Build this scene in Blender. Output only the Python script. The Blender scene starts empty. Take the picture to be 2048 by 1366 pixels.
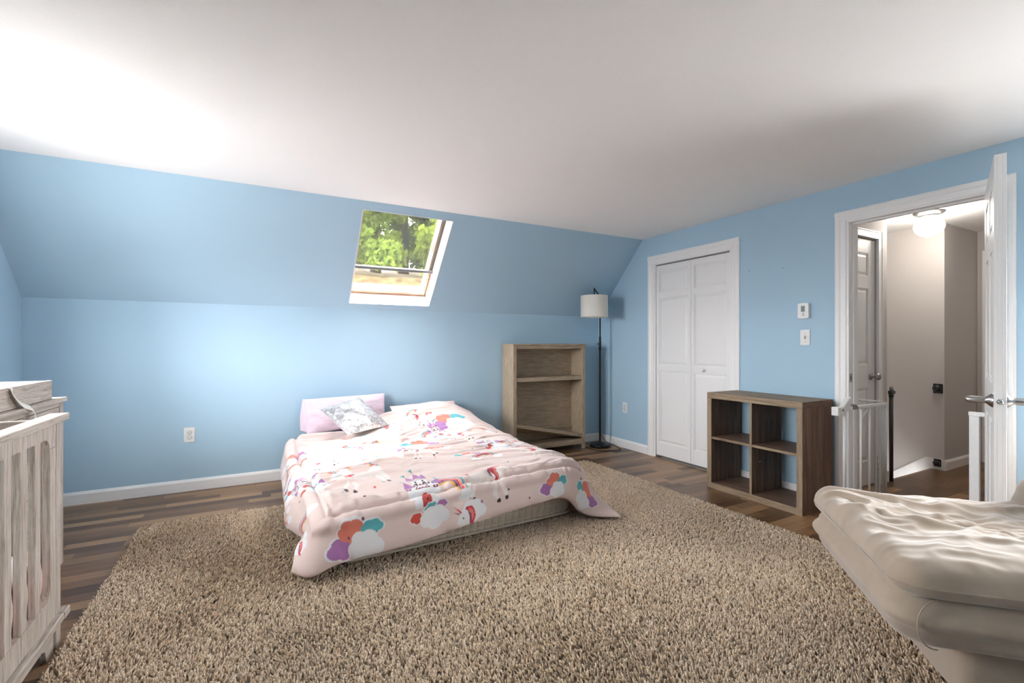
import bpy, bmesh, math, random
import numpy as np
from mathutils import Vector, Matrix

SC = bpy.context.scene
COL = SC.collection
random.seed(7)

# ---------------------------------------------------------------- room dimensions (metres)
CAMZ = 1.175
D = 4.535          # back (knee) wall plane, y
R = 3.654          # right wall plane, x
L = -1.454         # left wall plane, x
F = -1.75          # wall behind the camera, y
HC = 2.297         # flat ceiling
HK = 1.503         # top of the knee wall
SY = 0.753         # run of the slope
WT = 0.115         # wall thickness

# ---------------------------------------------------------------- helpers
ORG = {}           # world position of each root


def tag(o, label=None, cat=None, group=None, kind=None):
    if label: o['label'] = label
    if cat: o['category'] = cat
    if group: o['group'] = group
    if kind: o['kind'] = kind
    return o


def thing(name, label, cat, loc=(0, 0, 0), group=None, kind=None):
    o = bpy.data.objects.new(name, None)
    o.empty_display_size = 0.1
    COL.objects.link(o)
    o.location = loc
    ORG[o.name] = Vector(loc)
    return tag(o, label, cat, group, kind)


def origin_of(o):
    while o is not None:
        if o.name in ORG: return ORG[o.name]
        o = o.parent
    return Vector((0, 0, 0))


class MB:
    """collects geometry in world coordinates, then links it as one object"""
    def __init__(s):
        s.v = []; s.f = []

    def add(s, vs, fs):
        n = len(s.v)
        s.v += [tuple(v) for v in vs]
        s.f += [tuple(i + n for i in f) for f in fs]
        return s

    def box(s, x0, x1, y0, y1, z0, z1):
        vs = [(x, y, z) for z in (z0, z1) for y in (y0, y1) for x in (x0, x1)]
        return s.add(vs, [(0, 2, 3, 1), (4, 5, 7, 6), (0, 1, 5, 4), (2, 6, 7, 3), (0, 4, 6, 2), (1, 3, 7, 5)])

    def obox(s, o, a, b, c):
        """box from corner o spanned by vectors a, b, c"""
        o, a, b, c = map(Vector, (o, a, b, c))
        vs = [o + a * i + b * j + c * k for k in (0, 1) for j in (0, 1) for i in (0, 1)]
        return s.add(vs, [(0, 2, 3, 1), (4, 5, 7, 6), (0, 1, 5, 4), (2, 6, 7, 3), (0, 4, 6, 2), (1, 3, 7, 5)])

    def hexa(s, bottom, top):
        return s.add(list(bottom) + list(top), [(3, 2, 1, 0), (4, 5, 6, 7), (0, 1, 5, 4), (1, 2, 6, 5), (2, 3, 7, 6), (3, 0, 4, 7)])

    def cyl(s, p0, p1, r0, r1=None, n=20):
        if r1 is None: r1 = r0
        return s.tube([p0, p1], [r0, r1], n)

    def tube(s, pts, r, n=10, cap=True):
        pts = [Vector(p) for p in pts]
        if not hasattr(r, '__len__'): r = [r] * len(pts)
        vs = []; fs = []
        t0 = (pts[1] - pts[0]).normalized()
        up = Vector((0, 0, 1)) if abs(t0.z) < .9 else Vector((1, 0, 0))
        a = t0.cross(up).normalized()
        for i, p in enumerate(pts):
            if i == 0: t = pts[1] - pts[0]
            elif i == len(pts) - 1: t = pts[-1] - pts[-2]
            else: t = (pts[i + 1] - pts[i]).normalized() + (pts[i] - pts[i - 1]).normalized()
            t = t.normalized()
            a = (a - t * a.dot(t)).normalized()
            b = t.cross(a)
            for k in range(n):
                w = 2 * math.pi * k / n
                vs.append(p + (a * math.cos(w) + b * math.sin(w)) * r[i])
        for i in range(len(pts) - 1):
            for k in range(n):
                k2 = (k + 1) % n
                fs.append((i * n + k, i * n + k2, (i + 1) * n + k2, (i + 1) * n + k))
        if cap:
            fs.append(tuple(range(n - 1, -1, -1)))
            m = (len(pts) - 1) * n
            fs.append(tuple(range(m, m + n)))
        return s.add(vs, fs)

    def lathe(s, prof, c=(0, 0, 0), axis=(0, 0, 1), n=28):
        """prof: (radius, distance along axis) pairs"""
        ax = Vector(axis).normalized(); c = Vector(c)
        up = Vector((0, 0, 1)) if abs(ax.z) < .9 else Vector((1, 0, 0))
        a = ax.cross(up).normalized(); b = ax.cross(a)
        vs = []; fs = []
        for (r, h) in prof:
            for k in range(n):
                w = 2 * math.pi * k / n
                vs.append(c + ax * h + (a * math.cos(w) + b * math.sin(w)) * max(r, 1e-4))
        for i in range(len(prof) - 1):
            for k in range(n):
                k2 = (k + 1) % n
                fs.append((i * n + k, (i + 1) * n + k, (i + 1) * n + k2, i * n + k2))
        fs.append(tuple(range(n)))
        m = (len(prof) - 1) * n
        fs.append(tuple(range(m + n - 1, m - 1, -1)))
        return s.add(vs, fs)

    def prism(s, poly, o, a, b, c):
        """polygon (list of 2d) in plane o + a*x + b*y, extruded by vector c"""
        o, a, b, c = map(Vector, (o, a, b, c))
        n = len(poly)
        vs = [o + a * x + b * y for x, y in poly] + [o + a * x + b * y + c for x, y in poly]
        fs = [tuple(range(n - 1, -1, -1)), tuple(range(n, 2 * n))]
        fs += [(i, (i + 1) % n, (i + 1) % n + n, i + n) for i in range(n)]
        return s.add(vs, fs)

    def frustum(s, o, a, b, c, inset):
        """raised panel: rectangle o,a,b lifted by c with inset"""
        o, a, b, c = map(Vector, (o, a, b, c))
        ia = a.normalized() * inset; ib = b.normalized() * inset
        bt = [o, o + a, o + a + b, o + b]
        tp = [o + ia + ib + c, o + a - ia + ib + c, o + a - ia + b - ib + c, o + ia + b - ib + c]
        return s.hexa(bt, tp)

    def build(s, name, mat, parent=None, bevel=0, smooth=False, seg=2, label=None, kind=None, sub=0):
        me = bpy.data.meshes.new(name)
        off = origin_of(parent) if parent else Vector((0, 0, 0))
        me.from_pydata([(x - off.x, y - off.y, z - off.z) for x, y, z in s.v], [], s.f)
        me.update()
        bm = bmesh.new(); bm.from_mesh(me)
        bmesh.ops.recalc_face_normals(bm, faces=bm.faces)
        bm.to_mesh(me); bm.free()
        o = bpy.data.objects.new(name, me)
        COL.objects.link(o)
        if mat: me.materials.append(mat)
        if parent: o.parent = parent
        if smooth:
            me.polygons.foreach_set('use_smooth', [True] * len(me.polygons))
        if bevel:
            m = o.modifiers.new('Bevel', 'BEVEL'); m.width = bevel; m.segments = seg
            m.limit_method = 'ANGLE'; m.angle_limit = math.radians(40); m.harden_normals = False
        if sub:
            m = o.modifiers.new('Subdivision', 'SUBSURF'); m.levels = sub; m.render_levels = sub
        if label: o['label'] = label
        if kind: o['kind'] = kind
        return o


def smooth_by_angle(o, ang=35):
    me = o.data
    me.polygons.foreach_set('use_smooth', [True] * len(me.polygons))
    bm = bmesh.new(); bm.from_mesh(me)
    for e in bm.edges:
        if len(e.link_faces) == 2 and e.calc_face_angle(0) > math.radians(ang): e.smooth = False
    bm.to_mesh(me); bm.free()
    return o


def np_mesh(name, V, Q, mat, parent=None, col=None, smooth=True, label=None, kind=None):
    """mesh from numpy arrays V (n,3) and Q (m,3|4), optional colour per vertex"""
    off = np.array(origin_of(parent)) if parent else np.zeros(3)
    V = np.asarray(V, dtype=np.float32) - off.astype(np.float32)
    Q = np.asarray(Q, dtype=np.int32)
    me = bpy.data.meshes.new(name)
    k = Q.shape[1]
    me.vertices.add(len(V)); me.vertices.foreach_set('co', V.ravel())
    me.loops.add(Q.size); me.loops.foreach_set('vertex_index', Q.ravel())
    me.polygons.add(len(Q)); me.polygons.foreach_set('loop_start', np.arange(0, Q.size, k, dtype=np.int32))
    me.update(calc_edges=True)
    if smooth: me.polygons.foreach_set('use_smooth', np.ones(len(Q), dtype=bool))
    if col is not None:
        ca = me.color_attributes.new('Dye', 'FLOAT_COLOR', 'POINT')
        c4 = np.ones((len(V), 4), dtype=np.float32); c4[:, :3] = col
        ca.data.foreach_set('color', c4.ravel())
    me.validate()
    o = bpy.data.objects.new(name, me); COL.objects.link(o)
    if mat: me.materials.append(mat)
    if parent: o.parent = parent
    if label: o['label'] = label
    if kind: o['kind'] = kind
    return o


def grid_faces(nu, nv, base=0, flip=False):
    i = np.arange(nu - 1)[:, None]; j = np.arange(nv - 1)[None, :]
    a = (i * nv + j).ravel() + base
    q = np.stack([a, a + nv, a + nv + 1, a + 1], 1)
    return q[:, ::-1] if flip else q


# --- value noise, numpy
def vnoise(x, y, seed=0):
    rng = np.random.RandomState(seed)
    T = rng.rand(256, 256)
    xi = np.floor(x).astype(int); yi = np.floor(y).astype(int)
    fx = x - xi; fy = y - yi
    fx = fx * fx * fx * (fx * (fx * 6 - 15) + 10); fy = fy * fy * fy * (fy * (fy * 6 - 15) + 10)
    g = lambda a, b: T[a & 255, b & 255]
    n = (g(xi, yi) * (1 - fx) + g(xi + 1, yi) * fx) * (1 - fy) + (g(xi, yi + 1) * (1 - fx) + g(xi + 1, yi + 1) * fx) * fy
    return n * 2 - 1


def fbm(x, y, seed=0, oct=3):
    s = 0; a = 1; t = 0
    for k in range(oct):
        s = s + a * vnoise(x * 2 ** k + 13.7 * k, y * 2 ** k + 7.1 * k, seed + k); t += a; a *= .5
    return s / t


# ---------------------------------------------------------------- materials
def srgb(r, g, b):
    f = lambda c: (c / 255 / 12.92) if c / 255 <= .04045 else ((c / 255 + .055) / 1.055) ** 2.4
    return (f(r), f(g), f(b))


def new_mat(name):
    m = bpy.data.materials.new(name); m.use_nodes = True
    nt = m.node_tree; nt.nodes.clear()
    out = nt.nodes.new('ShaderNodeOutputMaterial')
    return m, nt, out


def N(nt, typ, **kw):
    n = nt.nodes.new(typ)
    for k, v in kw.items():
        if k.startswith('i_'):
            key = k[2:].replace('_', ' ')
            n.inputs[key].default_value = v
        else: setattr(n, k, v)
    return n


def principled(nt, out, color=(.8, .8, .8), rough=.5, metal=0.0, spec=.5):
    b = nt.nodes.new('ShaderNodeBsdfPrincipled')
    b.inputs['Base Color'].default_value = (*color, 1)
    b.inputs['Roughness'].default_value = rough
    b.inputs['Metallic'].default_value = metal
    b.inputs['Specular IOR Level'].default_value = spec
    nt.links.new(b.outputs[0], out.inputs[0])
    return b


def coords(nt, scale=(1, 1, 1), kind='Object'):
    tc = nt.nodes.new('ShaderNodeTexCoord')
    mp = nt.nodes.new('ShaderNodeMapping')
    mp.inputs['Scale'].default_value = scale
    nt.links.new(tc.outputs[kind], mp.inputs[0])
    return mp.outputs[0]


def add_bump(nt, b, height, strength=.2, dist=.01):
    bp = nt.nodes.new('ShaderNodeBump')
    bp.inputs['Strength'].default_value = strength
    bp.inputs['Distance'].default_value = dist
    nt.links.new(height, bp.inputs['Height'])
    nt.links.new(bp.outputs[0], b.inputs['Normal'])
    return bp


def ramp(nt, fac, stops):
    r = nt.nodes.new('ShaderNodeValToRGB')
    el = r.color_ramp.elements
    while len(el) < len(stops): el.new(.5)
    for e, (p, c) in zip(el, stops):
        e.position = p; e.color = (*c, 1)
    nt.links.new(fac, r.inputs[0])
    return r.outputs[0]


def noise(nt, vec, scale=5, detail=4, rough=.55, dist=0):
    n = nt.nodes.new('ShaderNodeTexNoise')
    n.inputs['Scale'].default_value = scale; n.inputs['Detail'].default_value = detail
    n.inputs['Roughness'].default_value = rough; n.inputs['Distortion'].default_value = dist
    nt.links.new(vec, n.inputs['Vector'])
    return n.outputs['Fac']


def plain(name, color, rough=.5, metal=0, spec=.5, nscale=60, nstr=.03, var=.03):
    m, nt, out = new_mat(name)
    b = principled(nt, out, color, rough, metal, spec)
    v = coords(nt)
    f = noise(nt, v, nscale, 3)
    c0 = tuple(c * (1 - var) for c in color); c1 = tuple(min(1, c * (1 + var)) for c in color)
    nt.links.new(ramp(nt, f, [(.3, c0), (.7, c1)]), b.inputs['Base Color'])
    add_bump(nt, b, f, nstr, .004)
    return m


def wood(name, dark, mid, light, axis='x', rough=.55, s=1.0, streak=.5):
    sc = {'x': (1.2, 22, 22), 'y': (22, 1.2, 22), 'z': (22, 22, 1.2)}[axis]
    sc = tuple(c * s for c in sc)
    m, nt, out = new_mat(name)
    b = principled(nt, out, mid, rough, 0, .3)
    v = coords(nt, sc)
    f1 = noise(nt, v, 1.6, 6, .62, .6)
    v2 = coords(nt, tuple(c * 5 for c in sc))
    f2 = noise(nt, v2, 1.8, 3, .6, .2)
    mx = N(nt, 'ShaderNodeMath', operation='MULTIPLY_ADD')
    nt.links.new(f2, mx.inputs[0]); mx.inputs[1].default_value = streak
    sub = N(nt, 'ShaderNodeMath', operation='SUBTRACT'); nt.links.new(f1, sub.inputs[0]); sub.inputs[1].default_value = streak * .5
    nt.links.new(sub.outputs[0], mx.inputs[2])
    nt.links.new(ramp(nt, mx.outputs[0], [(.28, dark), (.48, mid), (.70, light)]), b.inputs['Base Color'])
    add_bump(nt, b, mx.outputs[0], .25, .003)
    return m


def floor_material():
    m, nt, out = new_mat('plank floor')
    b = principled(nt, out, (.1, .06, .04), .34, 0, .45)
    tc = nt.nodes.new('ShaderNodeTexCoord')
    sp = nt.nodes.new('ShaderNodeSeparateXYZ'); nt.links.new(tc.outputs['Object'], sp.inputs[0])
    def M(op, a, bb=None, c=None):
        n = nt.nodes.new('ShaderNodeMath'); n.operation = op
        for i, q in enumerate((a, bb, c)):
            if q is None: continue
            if isinstance(q, (int, float)): n.inputs[i].default_value = q
            else: nt.links.new(q, n.inputs[i])
        return n.outputs[0]
    W, LN = .083, .62
    yr = M('DIVIDE', sp.outputs['Y'], W); row = M('FLOOR', yr); fy = M('FRACT', yr)
    w1 = nt.nodes.new('ShaderNodeTexWhiteNoise'); w1.noise_dimensions = '1D'; nt.links.new(row, w1.inputs['W'])
    xs = M('ADD', M('DIVIDE', sp.outputs['X'], LN), M('MULTIPLY', w1.outputs['Value'], 7.3))
    pl = M('FLOOR', xs); fx = M('FRACT', xs)
    cb = nt.nodes.new('ShaderNodeCombineXYZ'); nt.links.new(row, cb.inputs[0]); nt.links.new(pl, cb.inputs[1])
    w2 = nt.nodes.new('ShaderNodeTexWhiteNoise'); w2.noise_dimensions = '2D'; nt.links.new(cb.outputs[0], w2.inputs['Vector'])
    # grain
    cg = nt.nodes.new('ShaderNodeCombineXYZ')
    nt.links.new(M('ADD', M('MULTIPLY', sp.outputs['X'], 2.2), M('MULTIPLY', w2.outputs['Value'], 31)), cg.inputs[0])
    nt.links.new(M('MULTIPLY', sp.outputs['Y'], 38), cg.inputs[1])
    g = noise(nt, cg.outputs[0], 1.5, 6, .65, .7)
    mixf = M('ADD', M('MULTIPLY', w2.outputs['Value'], .55), M('MULTIPLY', g, .55))
    c = ramp(nt, mixf, [(.22, srgb(78, 55, 38)), (.45, srgb(112, 82, 57)), (.62, srgb(138, 104, 72)), (.85, srgb(162, 126, 90))])
    seam = M('MAXIMUM', M('LESS_THAN', fy, .025), M('LESS_THAN', fx, .004))
    mx = nt.nodes.new('ShaderNodeMix'); mx.data_type = 'RGBA'
    nt.links.new(seam, mx.inputs['Factor']); nt.links.new(c, mx.inputs['A']); mx.inputs['B'].default_value = (.03, .02, .015, 1)
    nt.links.new(mx.outputs['Result'], b.inputs['Base Color'])
    h = M('SUBTRACT', M('MULTIPLY', g, .4), M('MULTIPLY', seam, 1.0))
    add_bump(nt, b, h, .22, .003)
    return m


def dyed(name, rough=.9, sheen=.3, bump=.15, bscale=900, transl=0):
    """cloth or pile whose dye is stored on the mesh"""
    m, nt, out = new_mat(name)
    b = principled(nt, out, (.8, .8, .8), rough, 0, .2)
    at = nt.nodes.new('ShaderNodeAttribute'); at.attribute_name = 'Dye'
    nt.links.new(at.outputs['Color'], b.inputs['Base Color'])
    b.inputs['Sheen Weight'].default_value = sheen
    if bump:
        f = noise(nt, coords(nt), bscale, 2)
        add_bump(nt, b, f, bump, .002)
    return m


def fabric(name, c0, c1, nscale=25, rough=.9, sheen=.3, bump=.1, bscale=400):
    m, nt, out = new_mat(name)
    b = principled(nt, out, c0, rough, 0, .2)
    b.inputs['Sheen Weight'].default_value = sheen
    v = coords(nt)
    nt.links.new(ramp(nt, noise(nt, v, nscale, 5), [(.3, c0), (.7, c1)]), b.inputs['Base Color'])
    add_bump(nt, b, noise(nt, v, bscale, 2), bump, .002)
    return m


def emit(name, color, strength):
    m, nt, out = new_mat(name)
    e = nt.nodes.new('ShaderNodeEmission'); e.inputs[0].default_value = (*color, 1); e.inputs[1].default_value = strength
    nt.links.new(e.outputs[0], out.inputs[0])
    return m


def glass_mat(name='window glass', tint=(1, 1, 1), refl=.06):
    m, nt, out = new_mat(name)
    t = nt.nodes.new('ShaderNodeBsdfTransparent'); t.inputs[0].default_value = (*tint, 1)
    g = nt.nodes.new('ShaderNodeBsdfGlossy'); g.inputs['Roughness'].default_value = .02
    fr = nt.nodes.new('ShaderNodeLayerWeight'); fr.inputs['Blend'].default_value = .15
    mp = nt.nodes.new('ShaderNodeMath'); mp.operation = 'MULTIPLY'; mp.inputs[1].default_value = .5
    nt.links.new(fr.outputs['Fresnel'], mp.inputs[0])
    mx = nt.nodes.new('ShaderNodeMixShader')
    nt.links.new(mp.outputs[0], mx.inputs[0]); nt.links.new(t.outputs[0], mx.inputs[1]); nt.links.new(g.outputs[0], mx.inputs[2])
    nt.links.new(mx.outputs[0], out.inputs[0])
    return m


def screen_mat():
    m, nt, out = new_mat('insect screen')
    t = nt.nodes.new('ShaderNodeBsdfTransparent'); t.inputs[0].default_value = (1, 1, 1, 1)
    d = nt.nodes.new('ShaderNodeBsdfDiffuse'); d.inputs[0].default_value = (.16, .17, .16, 1)
    mx = nt.nodes.new('ShaderNodeMixShader'); mx.inputs[0].default_value = .52
    nt.links.new(t.outputs[0], mx.inputs[1]); nt.links.new(d.outputs[0], mx.inputs[2])
    nt.links.new(mx.outputs[0], out.inputs[0])
    return m


def leaf_mat(name, c):
    m, nt, out = new_mat(name)
    v = coords(nt)
    col = ramp(nt, noise(nt, v, .9, 4), [(.3, tuple(x * .5 for x in c)), (.7, tuple(x * 1.5 for x in c))])
    d = nt.nodes.new('ShaderNodeBsdfDiffuse'); t = nt.nodes.new('ShaderNodeBsdfTranslucent')
    nt.links.new(col, d.inputs[0]); nt.links.new(col, t.inputs[0])
    mx = nt.nodes.new('ShaderNodeMixShader'); mx.inputs[0].default_value = .5
    nt.links.new(d.outputs[0], mx.inputs[1]); nt.links.new(t.outputs[0], mx.inputs[2])
    nt.links.new(mx.outputs[0], out.inputs[0])
    return m


BLUE = plain('blue wall paint', (.415, .59, .725), .75, 0, .25, 220, .04, .012)
WHITE_CEIL = plain('ceiling paint', (.89, .88, .87), .9, 0, .2, 150, .05, .012)
TRIM = plain('white gloss trim', (.87, .865, .86), .38, 0, .4, 40, .004, .004)
DOORW = plain('white door paint', (.85, .845, .84), .42, 0, .4, 60, .004, .004)
SHAFT = plain('white skylight shaft paint', (.74, .76, .78), .6, 0, .3, 60, .005, .01)
GREYW = plain('warm grey hall paint', (.56, .53, .51), .8, 0, .25, 150, .03, .012)
FLOOR = floor_material()
DRK = dict(dark=srgb(96, 84, 72), mid=srgb(158, 144, 128), light=srgb(196, 184, 170))
CRIB = {a: wood('whitewashed wood ' + a, srgb(138, 126, 115), srgb(178, 167, 156), srgb(205, 197, 188), a, s=2.2) for a in 'xyz'}
BOOK = {a: wood('weathered oak ' + a, srgb(128, 113, 95), srgb(166, 149, 127), srgb(192, 175, 152), a, s=4.5) for a in 'xyz'}
CUBEF = {a: wood('oak edge ' + a, srgb(106, 88, 70), srgb(142, 122, 100), srgb(168, 148, 124), a, s=1.6) for a in 'xyz'}
CUBEB = {a: wood('brown oak board ' + a, srgb(84, 64, 53), srgb(112, 88, 73), srgb(136, 110, 92), a, s=1.3) for a in 'xyz'}
PINE = wood('skylight pine', srgb(165, 118, 92), srgb(196, 150, 122), srgb(222, 182, 156), 'x', s=2)
BLACK = plain('black metal', (.012, .012, .013), .4, 0, .5)
DKPLASTIC = plain('dark grey plastic', (.035, .035, .037), .5)
STEEL = plain('brushed nickel', (.42, .41, .40), .28, 1.0, .5, 200, .02)
CHROME = plain('chrome', (.62, .62, .62), .12, 1.0)
WPLASTIC = plain('white plastic', (.80, .80, .79), .35, 0, .5)
WMETAL = plain('white powder coated metal', (.82, .82, .82), .35, 0, .5)
GREYP = plain('grey plastic', (.22, .22, .22), .45)
LCD = plain('thermostat screen', (.20, .25, .24), .25)
LINEN = fabric('linen lamp shade', (.72, .69, .63), (.80, .77, .71), 90, .9, .1, .25, 500)
GLASS = glass_mat()
SCREEN = screen_mat()
SUEDE = fabric('beige suede', (.355, .280, .212), (.43, .345, .265), 9, .92, .6, .08, 260)
SUEDE2 = fabric('taupe suede', (.27, .22, .175), (.33, .27, .22), 9, .92, .6, .08, 260)
DYE = dyed('printed cotton', .85, .25, .1, 700)
PILE = dyed('shag pile', .95, .4, 0)
MATT = fabric('tan mattress ticking', (.50, .425, .345), (.56, .48, .395), 20, .85, .3, .15, 300)
LILAC = fabric('lilac cotton', (.66, .53, .62), (.72, .59, .675), 14, .85, .3, .06, 500)
PINKC = fabric('pink cotton', (.80, .56, .54), (.86, .64, .62), 14, .85, .3, .06, 500)
WCLOTH = fabric('white ribbon', (.80, .77, .73), (.85, .82, .78), 30, .8, .2, .06, 500)


def velvet():
    m, nt, out = new_mat('silver crushed velvet')
    b = principled(nt, out, (.6, .6, .62), .42, .25, .6)
    v = coords(nt)
    f = noise(nt, v, 42, 5, .6, 1.4)
    nt.links.new(ramp(nt, f, [(.34, (.15, .155, .165)), (.5, (.30, .305, .32)), (.66, (.58, .58, .60))]), b.inputs['Base Color'])
    b.inputs['Sheen Weight'].default_value = .8
    add_bump(nt, b, f, .5, .006)
    return m


VELVET = velvet()


# ================================================================ THE ROOM
def struct(name, mb, mat, label, cat, parent=None, bevel=0, **k):
    o = mb.build(name, mat, parent, bevel, **k)
    if parent is None: tag(o, label, cat, kind='structure')
    return o


# floor (bedroom and hall landing up to the stair edge)
fl = MB()
fl.box(L - .1, R, F - .1, D + .1, -.12, 0)
fl.box(R, 6.45, .70, 2.02, -.12, 0)
fl.box(R, 4.72, 2.02, 2.12, -.12, 0)
struct('floor', fl, FLOOR, 'dark brown wood plank floor running through bedroom and hall', 'floor')

cl = MB(); cl.box(L - .1, R + WT, F - .1, D - SY, HC, HC + .1)
struct('ceiling', cl, WHITE_CEIL, 'white flat bedroom ceiling', 'ceiling')

# knee wall
kw = MB(); kw.box(L - .1, R + WT, D, D + .12, -.1, HK)
struct('wall_back', kw, BLUE, 'low blue knee wall behind the bed', 'wall')

# sloped wall with the skylight opening ------------------------------------
sl_len = math.hypot(SY, HC - HK)
UP = Vector((0, -SY, HC - HK)) / sl_len       # up the slope
OUT = Vector((0, (HC - HK), SY)) / sl_len     # outward normal
S0 = Vector((0, D, HK))
SX0, SX1 = .735, 1.500
SB0, SB1 = .060, 1.020


def sp(x, b, d): return S0 + Vector((x, 0, 0)) + UP * b + OUT * d


sw = MB()
T = .15
def slab(x0, x1, b0, b1):
    sw.obox(sp(x0, b0, 0), Vector((x1 - x0, 0, 0)), UP * (b1 - b0), OUT * T)
slab(L - .1, SX0, 0, sl_len); slab(SX1, R + WT, 0, sl_len)
slab(SX0, SX1, 0, SB0); slab(SX0, SX1, SB1, sl_len)
struct('wall_slope', sw, BLUE, 'blue sloped attic wall with the skylight opening', 'wall')

# white shaft lining, thin boards inside the opening
sh = MB(); t = .006
sh.obox(sp(SX0, SB0, -.002), Vector((t, 0, 0)), UP * (SB1 - SB0), OUT * (T + .002))
sh.obox(sp(SX1 - t, SB0, -.002), Vector((t, 0, 0)), UP * (SB1 - SB0), OUT * (T + .002))
sh.obox(sp(SX0, SB0, -.002), Vector((SX1 - SX0, 0, 0)), UP * t, OUT * (T + .002))
sh.obox(sp(SX0, SB1 - t, -.002), Vector((SX1 - SX0, 0, 0)), UP * t, OUT * (T + .002))
struct('trim_1', sh, SHAFT, 'white lining of the skylight shaft', 'trim')

# skylight window
wx0, wx1, wb0, wb1 = SX0 + .004, SX1 - .004, SB0 + .004, SB1 - .004
def ring(mb, x0, x1, b0, b1, w, d0, d1, wb=None):
    wb = wb or w
    mb.obox(sp(x0, b0, d0), Vector((w, 0, 0)), UP * (b1 - b0), OUT * (d1 - d0))
    mb.obox(sp(x1 - w, b0, d0), Vector((w, 0, 0)), UP * (b1 - b0), OUT * (d1 - d0))
    mb.obox(sp(x0 + w, b0, d0), Vector((x1 - x0 - 2 * w, 0, 0)), UP * wb, OUT * (d1 - d0))
    mb.obox(sp(x0 + w, b1 - w, d0), Vector((x1 - x0 - 2 * w, 0, 0)), UP * w, OUT * (d1 - d0))
fr = MB(); ring(fr, wx0 - .03, wx1 + .03, wb0 - .03, wb1 + .03, .040, T + .002, T + .115)
win = struct('window_1', fr, PINE, 'wood framed skylight in the sloped blue wall', 'skylight')
g = MB(); ring(g, wx0 + .0105, wx1 - .0105, wb0 + .0105, wb1 - .0105, .007, T + .004, T + .10)
g.build('gasket', DKPLASTIC, win, label='dark rubber seal')
sa = MB(); ring(sa, wx0 + .018, wx1 - .018, wb0 + .018, wb1 - .018, .022, T - .002, T + .110)
sa.build('sash', PINE, win, .003)
gl = MB(); gl.obox(sp(wx0 + .036, wb0 + .036, T + .098), Vector((wx1 - wx0 - .072, 0, 0)), UP * (wb1 - wb0 - .072), OUT * .006)
gl.build('pane', GLASS, win)
cv = MB(); ring(cv, wx0 - .04, wx1 + .04, wb0 - .07, wb1 + .05, .055, T + .116, T + .14, .09)
cv.build('outer_flashing', WMETAL, win)
BARB = .375
br = MB()
br.obox(sp(wx0 + .008, BARB, T - .040), Vector((wx1 - wx0 - .016, 0, 0)), UP * .012, OUT * .022)
br.obox(sp(wx0 + .008, BARB + .019, T - .040), Vector((wx1 - wx0 - .016, 0, 0)), UP * .010, OUT * .022)
br.obox(sp(wx0 + .008, BARB + .012, T - .035), Vector((wx1 - wx0 - .016, 0, 0)), UP * .007, OUT * .014)
br.build('screen_bar', GREYP, win, .002, label='grey pull bar of the screen')
sc_ = MB(); sc_.obox(sp(wx0 + .012, BARB + .028, T - .026), Vector((wx1 - wx0 - .024, 0, 0)), UP * (wb1 - BARB - .03), OUT * .001)
sc_.build('screen_mesh', SCREEN, win, label='grey insect screen')
lt = MB(); lt.obox(sp(wx1 - .046, .58, T + .030), Vector((.007, 0, 0)), UP * .11, OUT * .03)  # white block painted for a sunlit spot on the right stile
lt.build('sunlit_spot', WPLASTIC, win, .002, label='white patch painting a sunlit spot on the stile')

# right wall with closet and hall doorways ----------------------------------
CL0, CL1, CLZ = 2.705, 3.613, 2.012      # closet opening
DR0, DR1, DRZ = 1.012, 1.792, 2.046      # hall doorway
ADDED_RWIN = [(-.55, .56)]  # unseen window added to bring in fill light from the right
RZ0, RZ1 = .50, 1.70
rw = MB()
rw.box(R, R + WT, CL1, D + .12, -.1, HC + .05)
rw.box(R, R + WT, DR1, CL0, -.1, HC + .05)
ys = [F - .1] + [v for w in ADDED_RWIN for v in w] + [DR0]
for a, b in zip(ys[0::2], ys[1::2]): rw.box(R, R + WT, a, b, -.1, HC + .05)
for a, b in ADDED_RWIN:
    rw.box(R, R + WT, a, b, -.1, RZ0); rw.box(R, R + WT, a, b, RZ1, HC + .05)
rw.box(R, R + WT, CL0, CL1, CLZ, HC + .05)
rw.box(R, R + WT, DR0, DR1, DRZ, HC + .05)
struct('wall_right', rw, BLUE, 'blue wall with the closet and the hall doorway', 'wall')

lw = MB()
ADDED_LWIN = [(2.32, 3.44)]  # out-of-view window added as side daylight for the room
WZ0, WZ1 = .98, 1.88
ys = [F - .1] + [v for w in ADDED_LWIN for v in w] + [D + .12]
for a, b in zip(ys[0::2], ys[1::2]): lw.box(L - .12, L, a, b, -.1, HC + .05)
for a, b in ADDED_LWIN:
    lw.box(L - .12, L, a, b, -.1, WZ0); lw.box(L - .12, L, a, b, WZ1, HC + .05)
struct('wall_left', lw, BLUE, 'blue gable wall at the left edge', 'wall')
fw = MB(); fw.box(L - .1, R + WT, F - .12, F, -.1, HC + .05)
struct('wall_front', fw, BLUE, 'blue wall facing the bed', 'wall')

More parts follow.
